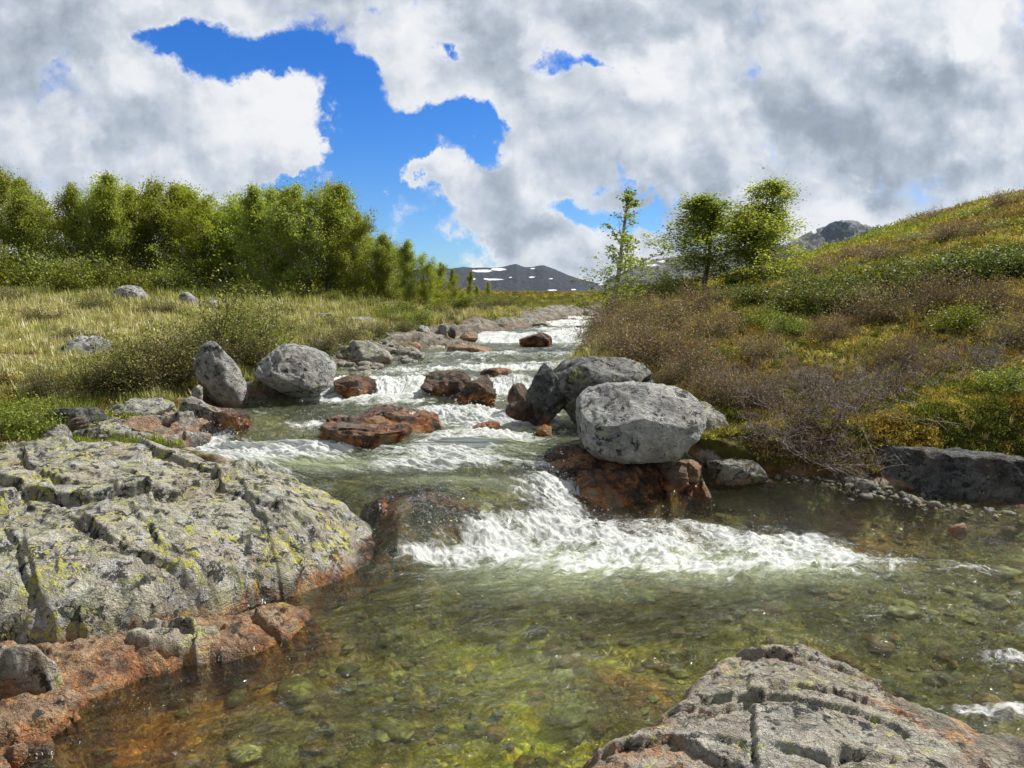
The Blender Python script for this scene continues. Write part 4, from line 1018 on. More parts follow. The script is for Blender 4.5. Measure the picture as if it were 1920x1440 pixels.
# ------------------------------------------------------------------ mountains
def mountain_mat(name, lowc, highc, snow, zs, nscale, tex=1.0):
    m, T = new_mat(name)
    P = T.node('ShaderNodeNewGeometry').outputs['Position']
    sy = T.node('ShaderNodeSeparateXYZ', {0: P})
    n = T.noise(P, nscale, 8, .65); n2 = T.noise(P, nscale * 6, 6, .7)
    f = T.ss(T.math('ADD', sy.outputs[2], T.math('MULTIPLY', T.math('SUBTRACT', n, .5), (zs[1] - zs[0]) * 1.6)), zs[0], zs[1])
    c = T.mix(f, lowc, highc)
    c = T.mix(T.ss(n2, .4, .7, 0, .55), c, tuple(min(1, k * 1.7) for k in highc))
    c = T.mix(T.ss(n2, .5, .3, 0, .5), c, tuple(k * .45 for k in lowc))
    sn = T.attr('snow')
    c = T.mix(T.ss(sn, .45, .55), c, (.85, .88, .92))
    p = T.node('ShaderNodeBsdfPrincipled', {'Base Color': c, 'Roughness': 1, 'Specular IOR Level': 0})
    p2 = T.bump(n2, .6, 12 * tex)
    T._in(p, 'Normal', p2)
    out_surf(T, p.outputs[0]); return m
def mountain(name, label, prof, y0, depth, mat, base_row=570, snows=(), seed=1, rough=.04, front=.5):
    """prof: (px,row) skyline at distance y0"""
    px = np.array([p[0] for p in prof], float); rw = np.array([p[1] for p in prof], float)
    cols = np.linspace(px[0], px[-1], 420); ridge = np.interp(cols, px, rw)
    v = np.linspace(0, 1, 150)
    top = np.array([W(a, b, y0)[:] for a, b in zip(cols, ridge)]); zb = W(960, base_row, y0).z
    V = []
    for t in v:
        y = y0 - depth * front * (1 - t / .7) if t < .7 else y0 + depth * (t - .7)
        s = sst(np.array(t / .7), 0, 1) ** .8 if t < .7 else 1 - ((t - .7) / .3) ** 1.3
        z = zb + (top[:, 2] - zb) * s
        H = np.maximum(top[:, 2] - zb, 1)
        z = z + H * rough * fb2(top[:, 0] / y0 * 60 + 0, np.full(len(cols), y / y0 * 40), 6, seed, ridged=True) * math.sin(math.pi * min(1, t / .7) * .98) * 2.2
        V.append(np.stack([top[:, 0], np.full(len(cols), y), z], 1))
    V = np.concatenate(V)
    # snow patches given by pixel ellipses
    rows = 720 + FPX * np.tan(np.arctan2(CAM_H - V[:, 2], V[:, 1]) - PITCH)
    pxs = 960 + FPX * V[:, 0] / (V[:, 1] * CP + (CAM_H - V[:, 2]) * SP)
    sn = np.zeros(len(V))
    wob = fb2(V[:, 0] / y0 * 300, V[:, 2] / y0 * 900, 4, 5)
    for (a, b, rx, ry) in snows:
        sn = np.maximum(sn, 1 - .5 * (((pxs - a) / rx) ** 2 + ((rows - b) / ry) ** 2) + .5 * wob)
    o = mesh_np(name, V, grid_faces(150, 420), mat, attrs={'snow': np.clip(sn, 0, 1)})
    finish(o, label, 'mountain', kind='structure')
m1 = mountain_mat('shaded_mountain_material', (.058, .044, .056), (.026, .070, .076), None, (60, 110), .012)  # cloud shade and the blue of distant air put into the colours
mountain('mountain', 'dark mountain with snow patches at the head of the valley',
    [(560, 540), (700, 512), (800, 506), (850, 504), (870, 501), (890, 503), (910, 502), (930, 503), (948, 500), (958, 497), (967, 495.5), (976, 499), (985, 502), (1000, 501), (1008, 499), (1018, 498), (1026, 501), (1040, 506), (1060, 515), (1080, 522), (1110, 530), (1160, 536), (1240, 545), (1400, 556)],
    2600, 900, m1, base_row=563, snows=[(905, 508, 17, 2.6), (935, 505, 14, 2.4), (890, 507.5, 5, 1.5), (926, 524, 17, 1.6), (957, 520, 2.5, 1.2), (998, 519.5, 8, 1.4), (1033, 522.5, 4, .9), (1035, 544, 10, 1.4), (1075, 543, 5, 1.2), (888, 523, 5, 1.2), (999, 503.5, 5, 1), (1072, 531, 3, .8), (912, 523, 6, 1.2)], seed=3, rough=.03, front=.7)
m2 = mountain_mat('bare_mountain_material', (.12, .12, .10), (.20, .21, .22), None, (120, 210), .01)
mountain('mountain', 'pale stony mountain flank with snow behind the right birches',
    [(1020, 562), (1100, 545), (1150, 520), (1180, 505), (1220, 490), (1260, 484), (1300, 480), (1400, 470), (1470, 462), (1500, 444), (1520, 434), (1538, 429), (1548, 424), (1556, 421), (1565, 419), (1580, 420), (1592, 426), (1604, 432), (1640, 450), (1750, 470), (1900, 500)],
    2100, 800, m2, base_row=566, snows=[(1225, 497, 12, 2), (1240, 490, 8, 2.5), (1125, 533, 8, 1.6), (1190, 535, 8, 1.5), (1527, 434, 5, 4)], seed=6, rough=.07, front=.6)
m3 = mountain_mat('dark_peak_material', (.035, .05, .06), (.045, .065, .075), None, (120, 210), .02)
mountain('mountain', 'dark rocky peak rising above the right hillside',
    [(1522, 470), (1535, 440), (1545, 428), (1555, 421), (1565, 418), (1578, 420), (1590, 424), (1600, 431), (1618, 446), (1660, 470)],
    2000, 300, m3, base_row=500, snows=[], seed=8, rough=.10, front=.4)

# ------------------------------------------------------------------ vegetation
M_LEAF = leaf_mat('birch_leaf', .5)
M_SHRUB = leaf_mat('shrub_leaf', .30)
M_STUFF = leaf_mat('heath_leaf', .22, hue_noise=False, rough=.8, spec=.05)
M_BARK = bark_mat('birch_bark', (.06, .05, .045), (.36, .33, .30), 9)
M_BARKW = bark_mat('white_birch_bark', (.20, .18, .16), (.70, .67, .62), 7)
M_TWIG = bark_mat('grey_twig', (.10, .075, .065), (.38, .33, .30), 14)
M_TWIG3 = bark_mat('purple_twig', (.09, .06, .055), (.27, .22, .20), 30)
M_TWIG2 = bark_mat('dark_twig', (.035, .025, .022), (.10, .075, .06), 30)

def palette(n, rng, cols, jit=.18):
    cols = np.array(cols); c = cols[rng.integers(0, len(cols), n)]
    return c * rng.lognormal(0, jit, (n, 1))
GREEN = [(.15, .205, .036), (.19, .24, .038), (.11, .155, .032), (.26, .27, .050), (.18, .18, .050)]
YGREEN = [(.22, .27, .035), (.28, .31, .045), (.16, .22, .03), (.33, .31, .09)]
JUN = [(.09, .13, .025), (.15, .20, .03), (.28, .30, .05), (.045, .075, .02)]
BROWNG = [(.13, .12, .035), (.18, .16, .055), (.09, .065, .035), (.15, .17, .04), (.30, .27, .13)]

def grow(rng, p, d, L, r, n, wob, segs, curl=0.0):
    """bent branch: returns the points"""
    pts = [np.array(p, float)]; d = np.array(d, float); d /= np.linalg.norm(d)
    for i in range(n):
        d = d + rng.normal(size=3) * wob; d[2] += curl; d /= np.linalg.norm(d)
        q = pts[-1] + d * L / n
        segs.append((pts[-1], q, r * (1 - i / n * .75), r * (1 - (i + 1) / n * .75)))
        pts.append(q)
    return pts, d
def birch_mesh(seed, h, spread, nbr, nleaf, lsize, lo=.18, top_taper=1.0, clus=.16, stems=1, bias=0.0, col=GREEN, sparse=False, gainc=1.65):
    rng = np.random.default_rng(seed)
    segs = []; tips = []
    for s_ in range(stems):
        a0 = rng.uniform(0, 6.28); lean = .06 if stems == 1 else .22
        d0 = (math.cos(a0) * lean, math.sin(a0) * lean, 1)
        b0 = (math.cos(a0) * .05 * (stems > 1), math.sin(a0) * .05 * (stems > 1), -.15)
        hh = h * (1 if s_ == 0 else rng.uniform(.7, .95))
        N = 12
        pts, _ = grow(rng, b0, d0, hh + .15, .018 * h ** .9 / (1 if stems == 1 else 1.3) + .006, N, .045, segs, .04)
        for k in range(nbr // stems):
            t = lo + (1 - lo) * ((k + .5) / (nbr // stems)) * .97 + rng.uniform(-.02, .02)
            t = min(max(t, lo), .985)
            i = min(int(t * N), N - 1); f = t * N - i
            p = pts[i] * (1 - f) + pts[i + 1] * f
            az = k * 2.4 + rng.uniform(-.5, .5) + s_
            tt = (t - lo) / (1 - lo)
            env = min(1, .6 + tt * 2.2) * (1.03 - tt) ** (.5 + .4 * top_taper)
            L = spread * h * env * rng.uniform(.35, 1.3)
            el = .25 + .85 * tt + rng.normal() * .15
            d = (math.cos(az) * math.cos(el), math.sin(az) * math.cos(el), math.sin(el))
            bp, bd = grow(rng, p, d, L, .0075 * h * (1 - .6 * tt) * .6, 5, .16, segs, .05)
            nsub = 4 if not sparse else 3
            for j in range(1, 6):
                base = bp[j]
                if rng.random() < .15 or rng.random() > L / (spread * h * (.75 if sparse else .42)) + .12: continue
                for q in range(nsub - 1 if j < 5 else nsub):
                    dd = bd * .6 + rng.normal(size=3) * .7; dd[2] += .15
                    sp, _ = grow(rng, base, dd, L * rng.uniform(.22, .45), .0022 * h * .6, 2, .2, segs, .02)
                    tips.append(sp[1]); tips.append(sp[2]); tips.append(sp[2])
        tips.append(pts[-1]); tips.append(pts[-2])
    tips = np.array(tips)
    keep = pn3(tips * 1.5, seed % 11 + 3) > -.30
    tips = tips[keep]
    c = tips[rng.integers(0, len(tips), nleaf)]
    C = c + rng.normal(size=(nleaf, 3)) * clus * np.array([1, 1, .8]) * rng.uniform(.3, 1.1, (nleaf, 1))
    C = C[C[:, 2] > lo * h * .5]
    V, F = leaves(C, lsize, rng, .75)
    # clumps differ in tone
    tone = 1 + .35 * pn3(C * 1.6 / max(h / 4, .5), seed % 7)
    cc = np.clip(palette(len(C), rng, col) * tone[:, None] * gainc, 0, .75)
    return tubes(segs, 5), (V, F, np.repeat(rgba(cc), 4, 0))
def make_plant(name, seed_mesh, leafmat, barkmat, lab, cat, crown='crown', stem='trunk', kv=None):
    (tv, tf), (lv, lf, lc) = seed_mesh
    root = empty(name, (0, 0, 0), 0, lab, cat)
    mesh_np(stem, tv, tf, barkmat, parent=root)
    mesh_np(crown, lv, lf, leafmat, smooth=False, attrs={'Col': lc}, parent=root)
    return root
def gz(x, y): return float(ground(np.array([x]), np.array([y]), fine=False)[0])
def place(root, used, px, y, scale, rz, label, group=None, sz=None, dz=0.0):
    o = root if not used else copy_tree(root)
    x = (px - 960) / FPX * y * (1 / CP) * .992
    o.location = (x, y, gz(x, y) + dz); o.rotation_euler.z = rz
    o.scale = (scale, scale, sz or scale)
    o['label'] = label
    if group: o['group'] = group
    return o

class Proto:
    def __init__(s, root): s.root = root; s.used = False
    def put(s, px, y, scale, rz, label, group=None, sz=None, dz=0.0):
        o = place(s.root, s.used, px, y, scale, rz, label, group, sz, dz); s.used = True; return o
H0 = 4.0
BP = []
for i, (sp, nb, tp, st) in enumerate([(.46, 34, .7, 1), (.48, 36, .4, 2), (.38, 32, 1.0, 1), (.54, 38, .1, 3), (.50, 36, .5, 2)]):
    BP.append(Proto(make_plant('birch_tree', birch_mesh(100 + i, H0, sp, nb, 20000, .036, lo=.14, top_taper=tp, clus=.18, stems=st, col=GREEN if i != 3 else GREEN[:2] + YGREEN[:2]), M_LEAF, M_BARKW, 'birch', 'tree')))
def tree_at(pk, px, row_top, y, rz, label, group, wide=1.0):
    x = (px - 960) / FPX * y
    g = gz(x, y); zt = W(px, row_top, y).z
    s = (zt - g) / (H0 * 1.06)
    return BP[pk].put(px, y, s * wide, rz, label, group, sz=s)
WOOD = 'birch trees of the wood on the left bank'
LT = [ # proto, px, top row, y, rz, label, width
 (0, -45, 300, 30, .3, 'birch cut by the left edge of the photo', 1.0), (1, 12, 305, 31, 1.1, 'tall birch at the far left with its top in the cloud', .9), (2, 55, 318, 30, 2.0, 'birch second in from the left edge, pointed', .9),
 (4, 88, 345, 30, 4.0, 'shorter birch at the right end of the far left clump', .8),
 (0, 158, 345, 29, 2.7, 'dark birch at the left end of the main wood', .85), (2, 190, 330, 29, .7, 'narrow birch beside the left end of the main wood', .8), (2, 228, 315, 29, 5.0, 'tallest pointed birch of the left half of the wood', .8),
 (1, 270, 350, 30, 3.9, 'rounded birch right of the tallest pointed one', .9), (4, 300, 328, 30, 2.2, 'broad birch topping the left middle of the wood', .9), (0, 340, 345, 30, .2, 'birch just right of the broad left middle one', .9),
 (3, 390, 358, 29, 1.8, 'round topped yellowish birch in the middle of the wood', .95), (3, 425, 368, 30, 4.5, 'lower round birch behind the slim shrub', .9), (4, 465, 370, 30, .9, 'birch in the dip left of the big right group', .8),
 (2, 508, 333, 27, 3.1, 'slim birch standing above the left of the big right group', .85), (0, 545, 352, 27, 5.5, 'dark birch low in the big right group', .9), (1, 585, 340, 26, 2.4, 'large birch left of the highest crown of the right group', .95),
 (4, 612, 334, 26, .5, 'highest crown of the big right group', .9), (0, 650, 352, 26, 4.1, 'full birch sloping down from the highest crown', .85), (1, 680, 395, 25, 1.4, 'birch at the shoulder of the wood', .8),
 (2, 708, 430, 25, .4, 'smaller birch below the shoulder of the wood', .8), (4, 738, 445, 25, 3.3, 'medium birch above the dark juniper clump', .85), (0, 770, 450, 24, 2.9, 'birch with a clear trunk near the end of the wood', .8),
 (3, 800, 478, 24, 5.9, 'low spreading birch towards the stream', .8), (1, 828, 490, 25, 1.0, 'small birch second from the end of the wood', .8), (2, 852, 500, 27, 2.1, 'last small birch of the wood above the valley', .8),
]
for pk, px, rt, y, rz, lb, wd in LT: tree_at(pk, px, rt, y, rz, lb, WOOD, wd)
LT2 = [(3, 120, 385, 31, .9, 'low birch in the dip of the far left tree line', 1.0), (4, 210, 345, 31, 2.6, 'birch behind the tallest pointed one', 1.0), (3, 250, 340, 31, 1.3, 'spreading birch behind the left middle of the wood', 1.0), (0, 365, 352, 31, 3.6, 'birch at the back of the wood centre', 1.0),
 (1, 445, 380, 31, .8, 'rear birch filling the dip of the wood', 1.1), (3, 487, 365, 30, 4.1, 'spreading birch at the left foot of the right group', 1.0), (4, 530, 350, 29, 5.2, 'rear birch of the right group', 1.0), (0, 632, 345, 28, 1.9, 'rear birch behind the highest crown', 1.0),
 (4, 700, 420, 27, 3.0, 'rear birch on the descending shoulder', 1.0), (3, 752, 462, 26, 1.1, 'rear low birch near the end of the wood', 1.0)]
for pk, px, rt, y, rz, lb, wd in LT2: tree_at(pk, px, rt, y, rz, lb, WOOD, wd)
FT = [(2, 880, 505, 32, 0.0, 'isolated conical birch against the dark mountain', .55), (0, 915, 528, 30, 1.0, 'bushy little birch left of the valley mouth', .8), (2, 897, 534, 31, 3.0, 'smallest birch beside the isolated conical one', .8),
      (0, 990, 546, 40, 2.0, 'lone tiny birch at the valley mouth', .7), (4, 944, 549, 34, 4.0, 'tiny shrubby birch between the wood and the lone tiny one', .9), (3, 868, 545, 24, 2.2, 'low leafy birch at the stream side of the wood', 1.1), (3, 930, 560, 27, 1.2, 'low leafy birch above the far grey boulders', 1.2)]
for pk, px, rt, y, rz, lb, wd in FT: tree_at(pk, px, rt, y, rz, lb, 'small birches towards the valley mouth', wd)

# right hand trees: bigger leaves, brighter
SB = Proto(make_plant('birch_tree', birch_mesh(211, 3.6, .26, 30, 3600, .028, lo=.16, top_taper=.9, clus=.07, col=YGREEN[:2] + GREEN[:2], sparse=True, gainc=1.05), M_LEAF, M_BARKW, 'birch', 'tree'))
def fit(px, rt, y, h, extra=1.06):
    x = (px - 960) / FPX * y; return (W(px, rt, y).z - gz(x, y)) / (h * extra)
s = fit(1140, 343, 15.5, 3.6); SB.put(1141, 15.5, s * 1.45, .6, 'slender sparse young birch with pale trunk beside the stream', 'birches on the right bank', sz=s)
RT = Proto(make_plant('birch_tree', birch_mesh(231, 4.0, .42, 40, 17000, .034, lo=.20, top_taper=.9, clus=.17, stems=1, col=YGREEN[:3] + GREEN[:2], gainc=1.15), M_LEAF, M_BARK, 'birch', 'tree'))
s = fit(1315, 358, 21, 4.0); RT.put(1316, 21, s * 1.9, 1.2, 'airy birch with dark forked trunk on the right bank', 'birches on the right bank', sz=s)
RT2 = Proto(make_plant('birch_tree', birch_mesh(247, 4.0, .46, 46, 30000, .034, lo=.12, top_taper=.8, clus=.19, stems=2, col=YGREEN, gainc=1.15), M_LEAF, M_BARKW, 'birch', 'tree'))
s = fit(1425, 328, 21, 4.0); RT2.put(1435, 21, s * 1.6, 3.2, 'full yellow green birch, densest on the right bank', 'birches on the right bank', sz=s)

# leafy bushes
def bush_mesh(seed, h, w, nst, nleaf, lsize, col, clus=.08, twig=.006, sub=3, lo=.0, droop=0.0):
    rng = np.random.default_rng(seed); segs = []; tips = []
    for k in range(nst):
        az = rng.uniform(0, 6.28); el = rng.uniform(.25, 1.4)
        d = np.array([math.cos(az) * math.cos(el) * w, math.sin(az) * math.cos(el) * w, math.sin(el) * h])
        L = np.linalg.norm(d) * rng.uniform(.7, 1.1)
        b0 = np.array([math.cos(az) * .15 * w * rng.random(), math.sin(az) * .15 * w * rng.random(), -.05])
        pts, dd = grow(rng, b0, d, L, twig, 5, .22, segs, .03 - droop)
        for j in range(1, 6):
            for q in range(sub):
                sd = dd * .5 + rng.normal(size=3) * .6; sd[2] += .2
                sp, dd2 = grow(rng, pts[j], sd, L * rng.uniform(.2, .42), twig * .45, 3, .25, segs, .02)
                tips += [sp[1], sp[2], sp[3], sp[3]]
                if sub >= 3 and rng.random() < .8:
                    s2, _ = grow(rng, sp[2], dd2 + rng.normal(size=3) * .7, L * .16, twig * .28, 2, .25, segs, .02); tips += [s2[1], s2[2]]
    tips = np.array(tips)
    C = tips[rng.integers(0, len(tips), nleaf)] + rng.normal(size=(nleaf, 3)) * clus
    C[:, 2] = np.abs(C[:, 2]) + .01
    V, F = leaves(C, lsize, rng, .7)
    cc = palette(len(C), rng, col) * (1 + .3 * pn3(C * 3, seed % 5))[:, None]
    return tubes(segs, 3), (V, F, np.repeat(rgba(cc), 4, 0))
def bush(name, lab, mesh, leafm, stemm): return Proto(make_plant(name, mesh, leafm, stemm, lab, 'shrub', 'leaves', 'stems'))
B_UNDER = [bush('birch_bush', 'b', bush_mesh(300 + i, 1.0, .8, 26, 5500, .040, GREEN + YGREEN[:2], .12), M_SHRUB, M_BARK) for i in range(2)]
B_DARK = bush('willow_shrub', 'b', bush_mesh(310, .62, .85, 46, 6500, .016, BROWNG + [(.14, .15, .07)], .05, .0045), M_SHRUB, M_TWIG2)
B_TALL = bush('willow_shrub', 'b', bush_mesh(311, 1.5, .6, 22, 3300, .022, YGREEN + GREEN[:1], .06, .008, lo=.3), M_SHRUB, M_TWIG2)
B_PURP = bush('dwarf_birch', 'b', bush_mesh(312, .62, .8, 60, 5200, .014, [(.30, .27, .14), (.25, .15, .08), (.20, .10, .07), (.20, .20, .06)], .04, .004), M_SHRUB, M_TWIG3)
B_BARE = bush('bare_willow', 'b', bush_mesh(313, .50, 1.0, 34, 500, .010, [(.20, .16, .09), (.28, .24, .12)], .04, .009, droop=.03), M_SHRUB, M_TWIG)
B_JUN = bush('juniper', 'b', bush_mesh(314, .45, .95, 60, 12000, .020, JUN, .055, .006), M_SHRUB, M_TWIG2)
B_GREEN = bush('green_shrub', 'b', bush_mesh(315, .4, .6, 40, 5000, .018, GREEN[:2] + YGREEN[:2], .05, .004), M_SHRUB, M_TWIG2)

U = 'leafy birch scrub at the foot of the left wood'
for i, (px, y, s, lb) in enumerate([(-20, 24, 1.6, 'leafy scrub at the left photo edge'), (40, 25, 1.5, 'leafy scrub below the far left clump of birches'), (105, 26, 1.4, 'leafy scrub in the gap of the tree line'), (150, 24, 1.3, 'leafy scrub left of the thin pale stem'),
        (190, 25, 1.4, 'leafy scrub under the narrow birch'), (240, 24.5, 1.2, 'leafy scrub right above the white sunlit boulder'), (300, 26, 1.1, 'leafy scrub between the two heath boulders'), (350, 26, 1.2, 'leafy scrub behind the paler heath boulder'),
        (480, 24, 1.0, 'leafy scrub under the dip of the wood'), (540, 23.5, .9, 'leafy scrub in deep shade of the right group'), (620, 23, .8, 'leafy scrub under the highest crown'), (690, 22, .8, 'leafy scrub at the shoulder of the wood'),
        (760, 20, .75, 'leafy scrub beside the clear birch trunk'), (820, 20, .75, 'leafy scrub above the rounded shore boulders'), (870, 22, .8, 'leafy scrub at the stream end of the wood'), (908, 25, .7, 'leafy scrub above the far left shore'),
        (735, 17.5, .5, 'small leafy scrub in the yellow grass'), (430, 25, 1.0, 'leafy scrub behind the tall slim shrub')]):
    B_UNDER[i % 2].put(px, y, s * (.72 if px < 430 else .55), i * 1.3, lb, U, sz=s * (.85 if px < 380 else .55))
for i, (px, y, s, lb) in enumerate([(1222, 20, 1.15, 'leafy bush between slender and airy birches'), (1265, 21, 1.0, 'leafy bush left of the dark forked trunk'), (1165, 17.5, .8, 'leafy bush behind the slender birch foot'), (1380, 22, .8, 'leafy bush between the two full birches'), (1470, 22, .8, 'leafy bush right of the densest birch'), (1195, 22, 1.0, 'leafy bush behind the slender birch to the right')]):
    B_UNDER[(i + 1) % 2].put(px, y, s * .7, i * 1.7 + .4, lb, 'leafy bushes among the right bank birches', sz=s * .55)
# left bank shrubs
B_TALL.put(425, 10.6, .95, .3, 'tall slim willow shrub above the wedge boulder', 'willow shrubs on the left bank')
B_TALL.put(505, 10.9, .78, 2.1, 'leaning willow shrub above the smooth pale boulder', 'willow shrubs on the left bank')
B_TALL.put(232, 9.2, .62, 4.0, 'thin upright willow shrub left of the brown mound', 'willow shrubs on the left bank')
for i, (px, y, s, lb) in enumerate([(330, 9.5, .95, 'dark brown green willow mound left of the wedge boulder'), (250, 9.2, .8, 'dark willow mound above the shore rocks'), (455, 10.1, .7, 'dark willow mound between the two left boulders'), (180, 9.0, .6, 'low willow mound below the embedded boulder'),
        (395, 11.2, .9, 'willow mound behind the wedge boulder'), (600, 12.4, .6, 'low brown willow mound above the smooth boulder'), (70, 8.8, .5, 'low willow mound near the left edge'), (660, 13.6, .6, 'low willow mound beside the sloping bedrock')]):
    B_DARK.put(px, y, s, i * 1.9, lb, 'dark willow mounds on the left bank')
for i, (px, y, s, lb) in enumerate([(90, 16, .8, 'low brown mound in the left meadow near the photo edge'), (180, 19, .9, 'low brown mound below the white sunlit boulder'), (300, 18, .8, 'low brown mound in the meadow below the paler heath boulder'), (20, 20, 1.0, 'low brown mound high in the left meadow'),
        (560, 14.5, .6, 'low brown mound in the meadow above the smooth boulder'), (620, 16, .7, 'low brown mound near the pale flat outcrops'), (700, 15.3, .6, 'low brown mound on the stream side of the yellow grass'), (520, 19, .8, 'low brown mound below the big right group'), (760, 16, .6, 'brown mound beside the rounded shore boulder'),
        (860, 18.5, .6, 'brown mound above the dark flat shore rock'), (900, 21, .7, 'brown mound left of the long pale grey slab'), (430, 15, .8, 'brown mound behind the tall slim willow'), (130, 13.0, .6, 'brown mound uphill of the embedded boulder'), (945, 25, .8, 'brown mound above the crowning boulder'), (1150, 24, .9, 'brown mound on the right bank at the far bend')]):
    B_DARK.put(px, y, s, i * 1.4 + .7, lb, 'brown heath mounds in the meadow', sz=s * .7)
for i, (px, y, s, lb) in enumerate([(350, 10.6, .9, 'green leafy shrub behind the dark willow mound'), (30, 7.5, .7, 'bright green tuft shrub at the left edge'), (480, 11.8, .8, 'green leafy shrub behind the leaning willow'), (730, 18.5, 1.0, 'green leafy shrub in the left meadow'), (780, 17.5, .9, 'green leafy shrub beside the rounded boulder at the wood edge')]):
    B_GREEN.put(px, y, s, i * 1.2, lb, 'green shrubs on the left bank')
B_JUN.put(745, 19.5, .75, .2, 'dark juniper clump below the birch wood', 'junipers')
# right bank
for i, (px, y, s, lb) in enumerate([(1180, 10.6, .95, 'purple grey dwarf birch above the upright dark rock'), (1240, 10.2, .95, 'purple grey dwarf birch above the large dark fronted boulder'), (1140, 12.6, .9, 'purple grey dwarf birch nearest the upstream water'), (1300, 9.6, .8, 'purple grey dwarf birch right behind the round boulder'),
        (1190, 14, 1.0, 'purple grey dwarf birch at the slender birch foot'), (1340, 11.5, .8, 'purple grey dwarf birch in the middle of the right bank'), (1250, 12.5, .9, 'purple grey dwarf birch uphill of the boulders'), (1150, 11.2, .65, 'small purple dwarf birch overhanging the stream'), (1300, 14.5, .9, 'purple grey dwarf birch under the airy birch'),
        (1640, 11.4, .9, 'grey twiggy dwarf birch below the junipers'), (1760, 11.6, .9, 'grey twiggy dwarf birch right of the yellow moss'), (1850, 11, .8, 'grey twiggy dwarf birch near the right edge'), (1430, 10.0, .6, 'low twiggy dwarf birch above the moss cushion'), (1560, 10.6, .6, 'low twiggy dwarf birch beside the bank rock'), (1910, 9.6, .7, 'pale twiggy dwarf birch cut by the right edge'), (1700, 9.4, .6, 'small twiggy dwarf birch above the dark slab'), (1345, 8.6, .6, 'russet dwarf birch leaning over the shaded boulder'), (1400, 8.3, .55, 'russet dwarf birch above the flat yellow spotted rock'), (1270, 9.2, .55, 'russet dwarf birch directly behind the top of the round boulder')]):
    B_PURP.put(px, y, s, i * 2.3, lb, 'dwarf birches on the right bank')
for i, (px, y, s, lb) in enumerate([(1600, 8.0, .85, 'bare tangled willow hanging over the right shore'), (1490, 8.05, .75, 'bare tangled willow above the flat yellow spotted rock'), (1540, 8.7, .8, 'bare tangled willow uphill on the right shore'), (1700, 8.6, .8, 'bare tangled willow above the long dark slab'), (1400, 8.6, .6, 'bare tangled willow behind the shaded boulder'), (1830, 9.0, .7, 'bare tangled willow with pale twigs near the right edge'), (1350, 9.2, .6, 'bare tangled willow uphill of the shaded boulder'), (1545, 7.45, .7, 'bare tangled willow trailing its branches over the pebbles'), (1450, 7.6, .6, 'bare willow with branches touching the shallow water')]):
    B_BARE.put(px, y, s, i * 1.1 + .5, lb, 'bare willows on the right bank')
for i, (px, y, s, lb) in enumerate([(1500, 12.8, .85, 'leftmost juniper of the row across the right bank'), (1560, 12.4, .9, 'juniper second in the row across the right bank'), (1620, 13, .95, 'juniper in the middle of the row on the right bank'), (1690, 13.2, 1.0, 'juniper with yellow tips right of the middle of the row'),
        (1760, 13.4, 1.0, 'juniper third from the right edge'), (1840, 13.2, 1.05, 'juniper second from the right edge'), (1920, 13, 1.0, 'juniper cut by the right edge'), (1430, 14.5, .8, 'small juniper below the densest birch'), (1540, 14.8, .9, 'juniper behind the row at its left end'), (1360, 16, .7, 'small juniper below the airy birch')]):
    B_JUN.put(px, y, s, i * 1.7, lb, 'junipers across the right bank')
for i, (px, y, s, lb) in enumerate([(1420, 12.0, .8, 'green bilberry shrub at the centre of the right bank'), (1130, 16.5, 1.0, 'green shrub at the foot of the slender birch'), (1480, 11.2, .7, 'green bilberry shrub below the leftmost juniper'), (1800, 10.4, .8, 'green bilberry shrub near the right edge'), (1890, 8.2, .6, 'green shrub on the moss above the dark slab')]):
    B_GREEN.put(px, y, s, i * 1.2, lb, 'green shrubs on the right bank')

for i, (px, y, s, lb) in enumerate([(1600, 19, 1.0, 'green shrub patch low on the hillside'), (1720, 24, 1.3, 'green shrub patch in the middle of the hillside'), (1830, 28, 1.4, 'green shrub patch high on the hillside'), (1900, 21, 1.2, 'green shrub patch at the right edge of the hillside'), (1560, 27, 1.1, 'green shrub patch beside the birches on the hillside'), (1660, 32, 1.4, 'green shrub patch near the hill crest')]):
    B_GREEN.put(px, y, s * 1.3, i * 1.2, lb, 'green shrub patches on the hillside', sz=s * .55)
for i, (px, y, s, lb) in enumerate([(1530, 21, 1.2, 'reddish twiggy patch beside the densest birch'), (1660, 20.5, 1.2, 'reddish twiggy patch above the juniper row'), (1780, 21, 1.3, 'reddish twiggy patch in the middle of the hillside'), (1870, 30, 1.6, 'reddish twiggy patch near the hill crest at the right'), (1750, 34, 1.6, 'reddish twiggy patch high on the hillside'), (1600, 24, 1.2, 'reddish twiggy patch on the lower hillside')]):
    B_PURP.put(px, y, s * 1.2, i * 1.9, lb, 'reddish twiggy patches on the hillside', sz=s * .6)

# fallen twig on the slab
def dead_branch():
    rng = np.random.default_rng(77); segs = []
    a = W(240, 1195, 4.2); P = np.array([a.x, a.y, a.z + .05])
    pts, d = grow(rng, P + np.array([-.02, 0, 0]), (-.6, .0, -.28), .32, .005, 6, .2, segs)
    pts2, d2 = grow(rng, P, (.75, .05, .35), .28, .005, 5, .18, segs)
    for q in list(pts[1:]) + list(pts2[1:]):
        for _ in range(2): grow(rng, q, d2 * rng.choice([-1, 1]) + rng.normal(size=3) * .8 + np.array([0, 0, .3]), rng.uniform(.06, .16), .0024, 3, .25, segs)
    V, F = tubes(segs, 5)
    o = mesh_np('dead_branch', V - P, F, M_TWIG, loc=tuple(P))
    finish(o, 'bare dead twig caught in the crack of the great slab', 'branch')
dead_branch()

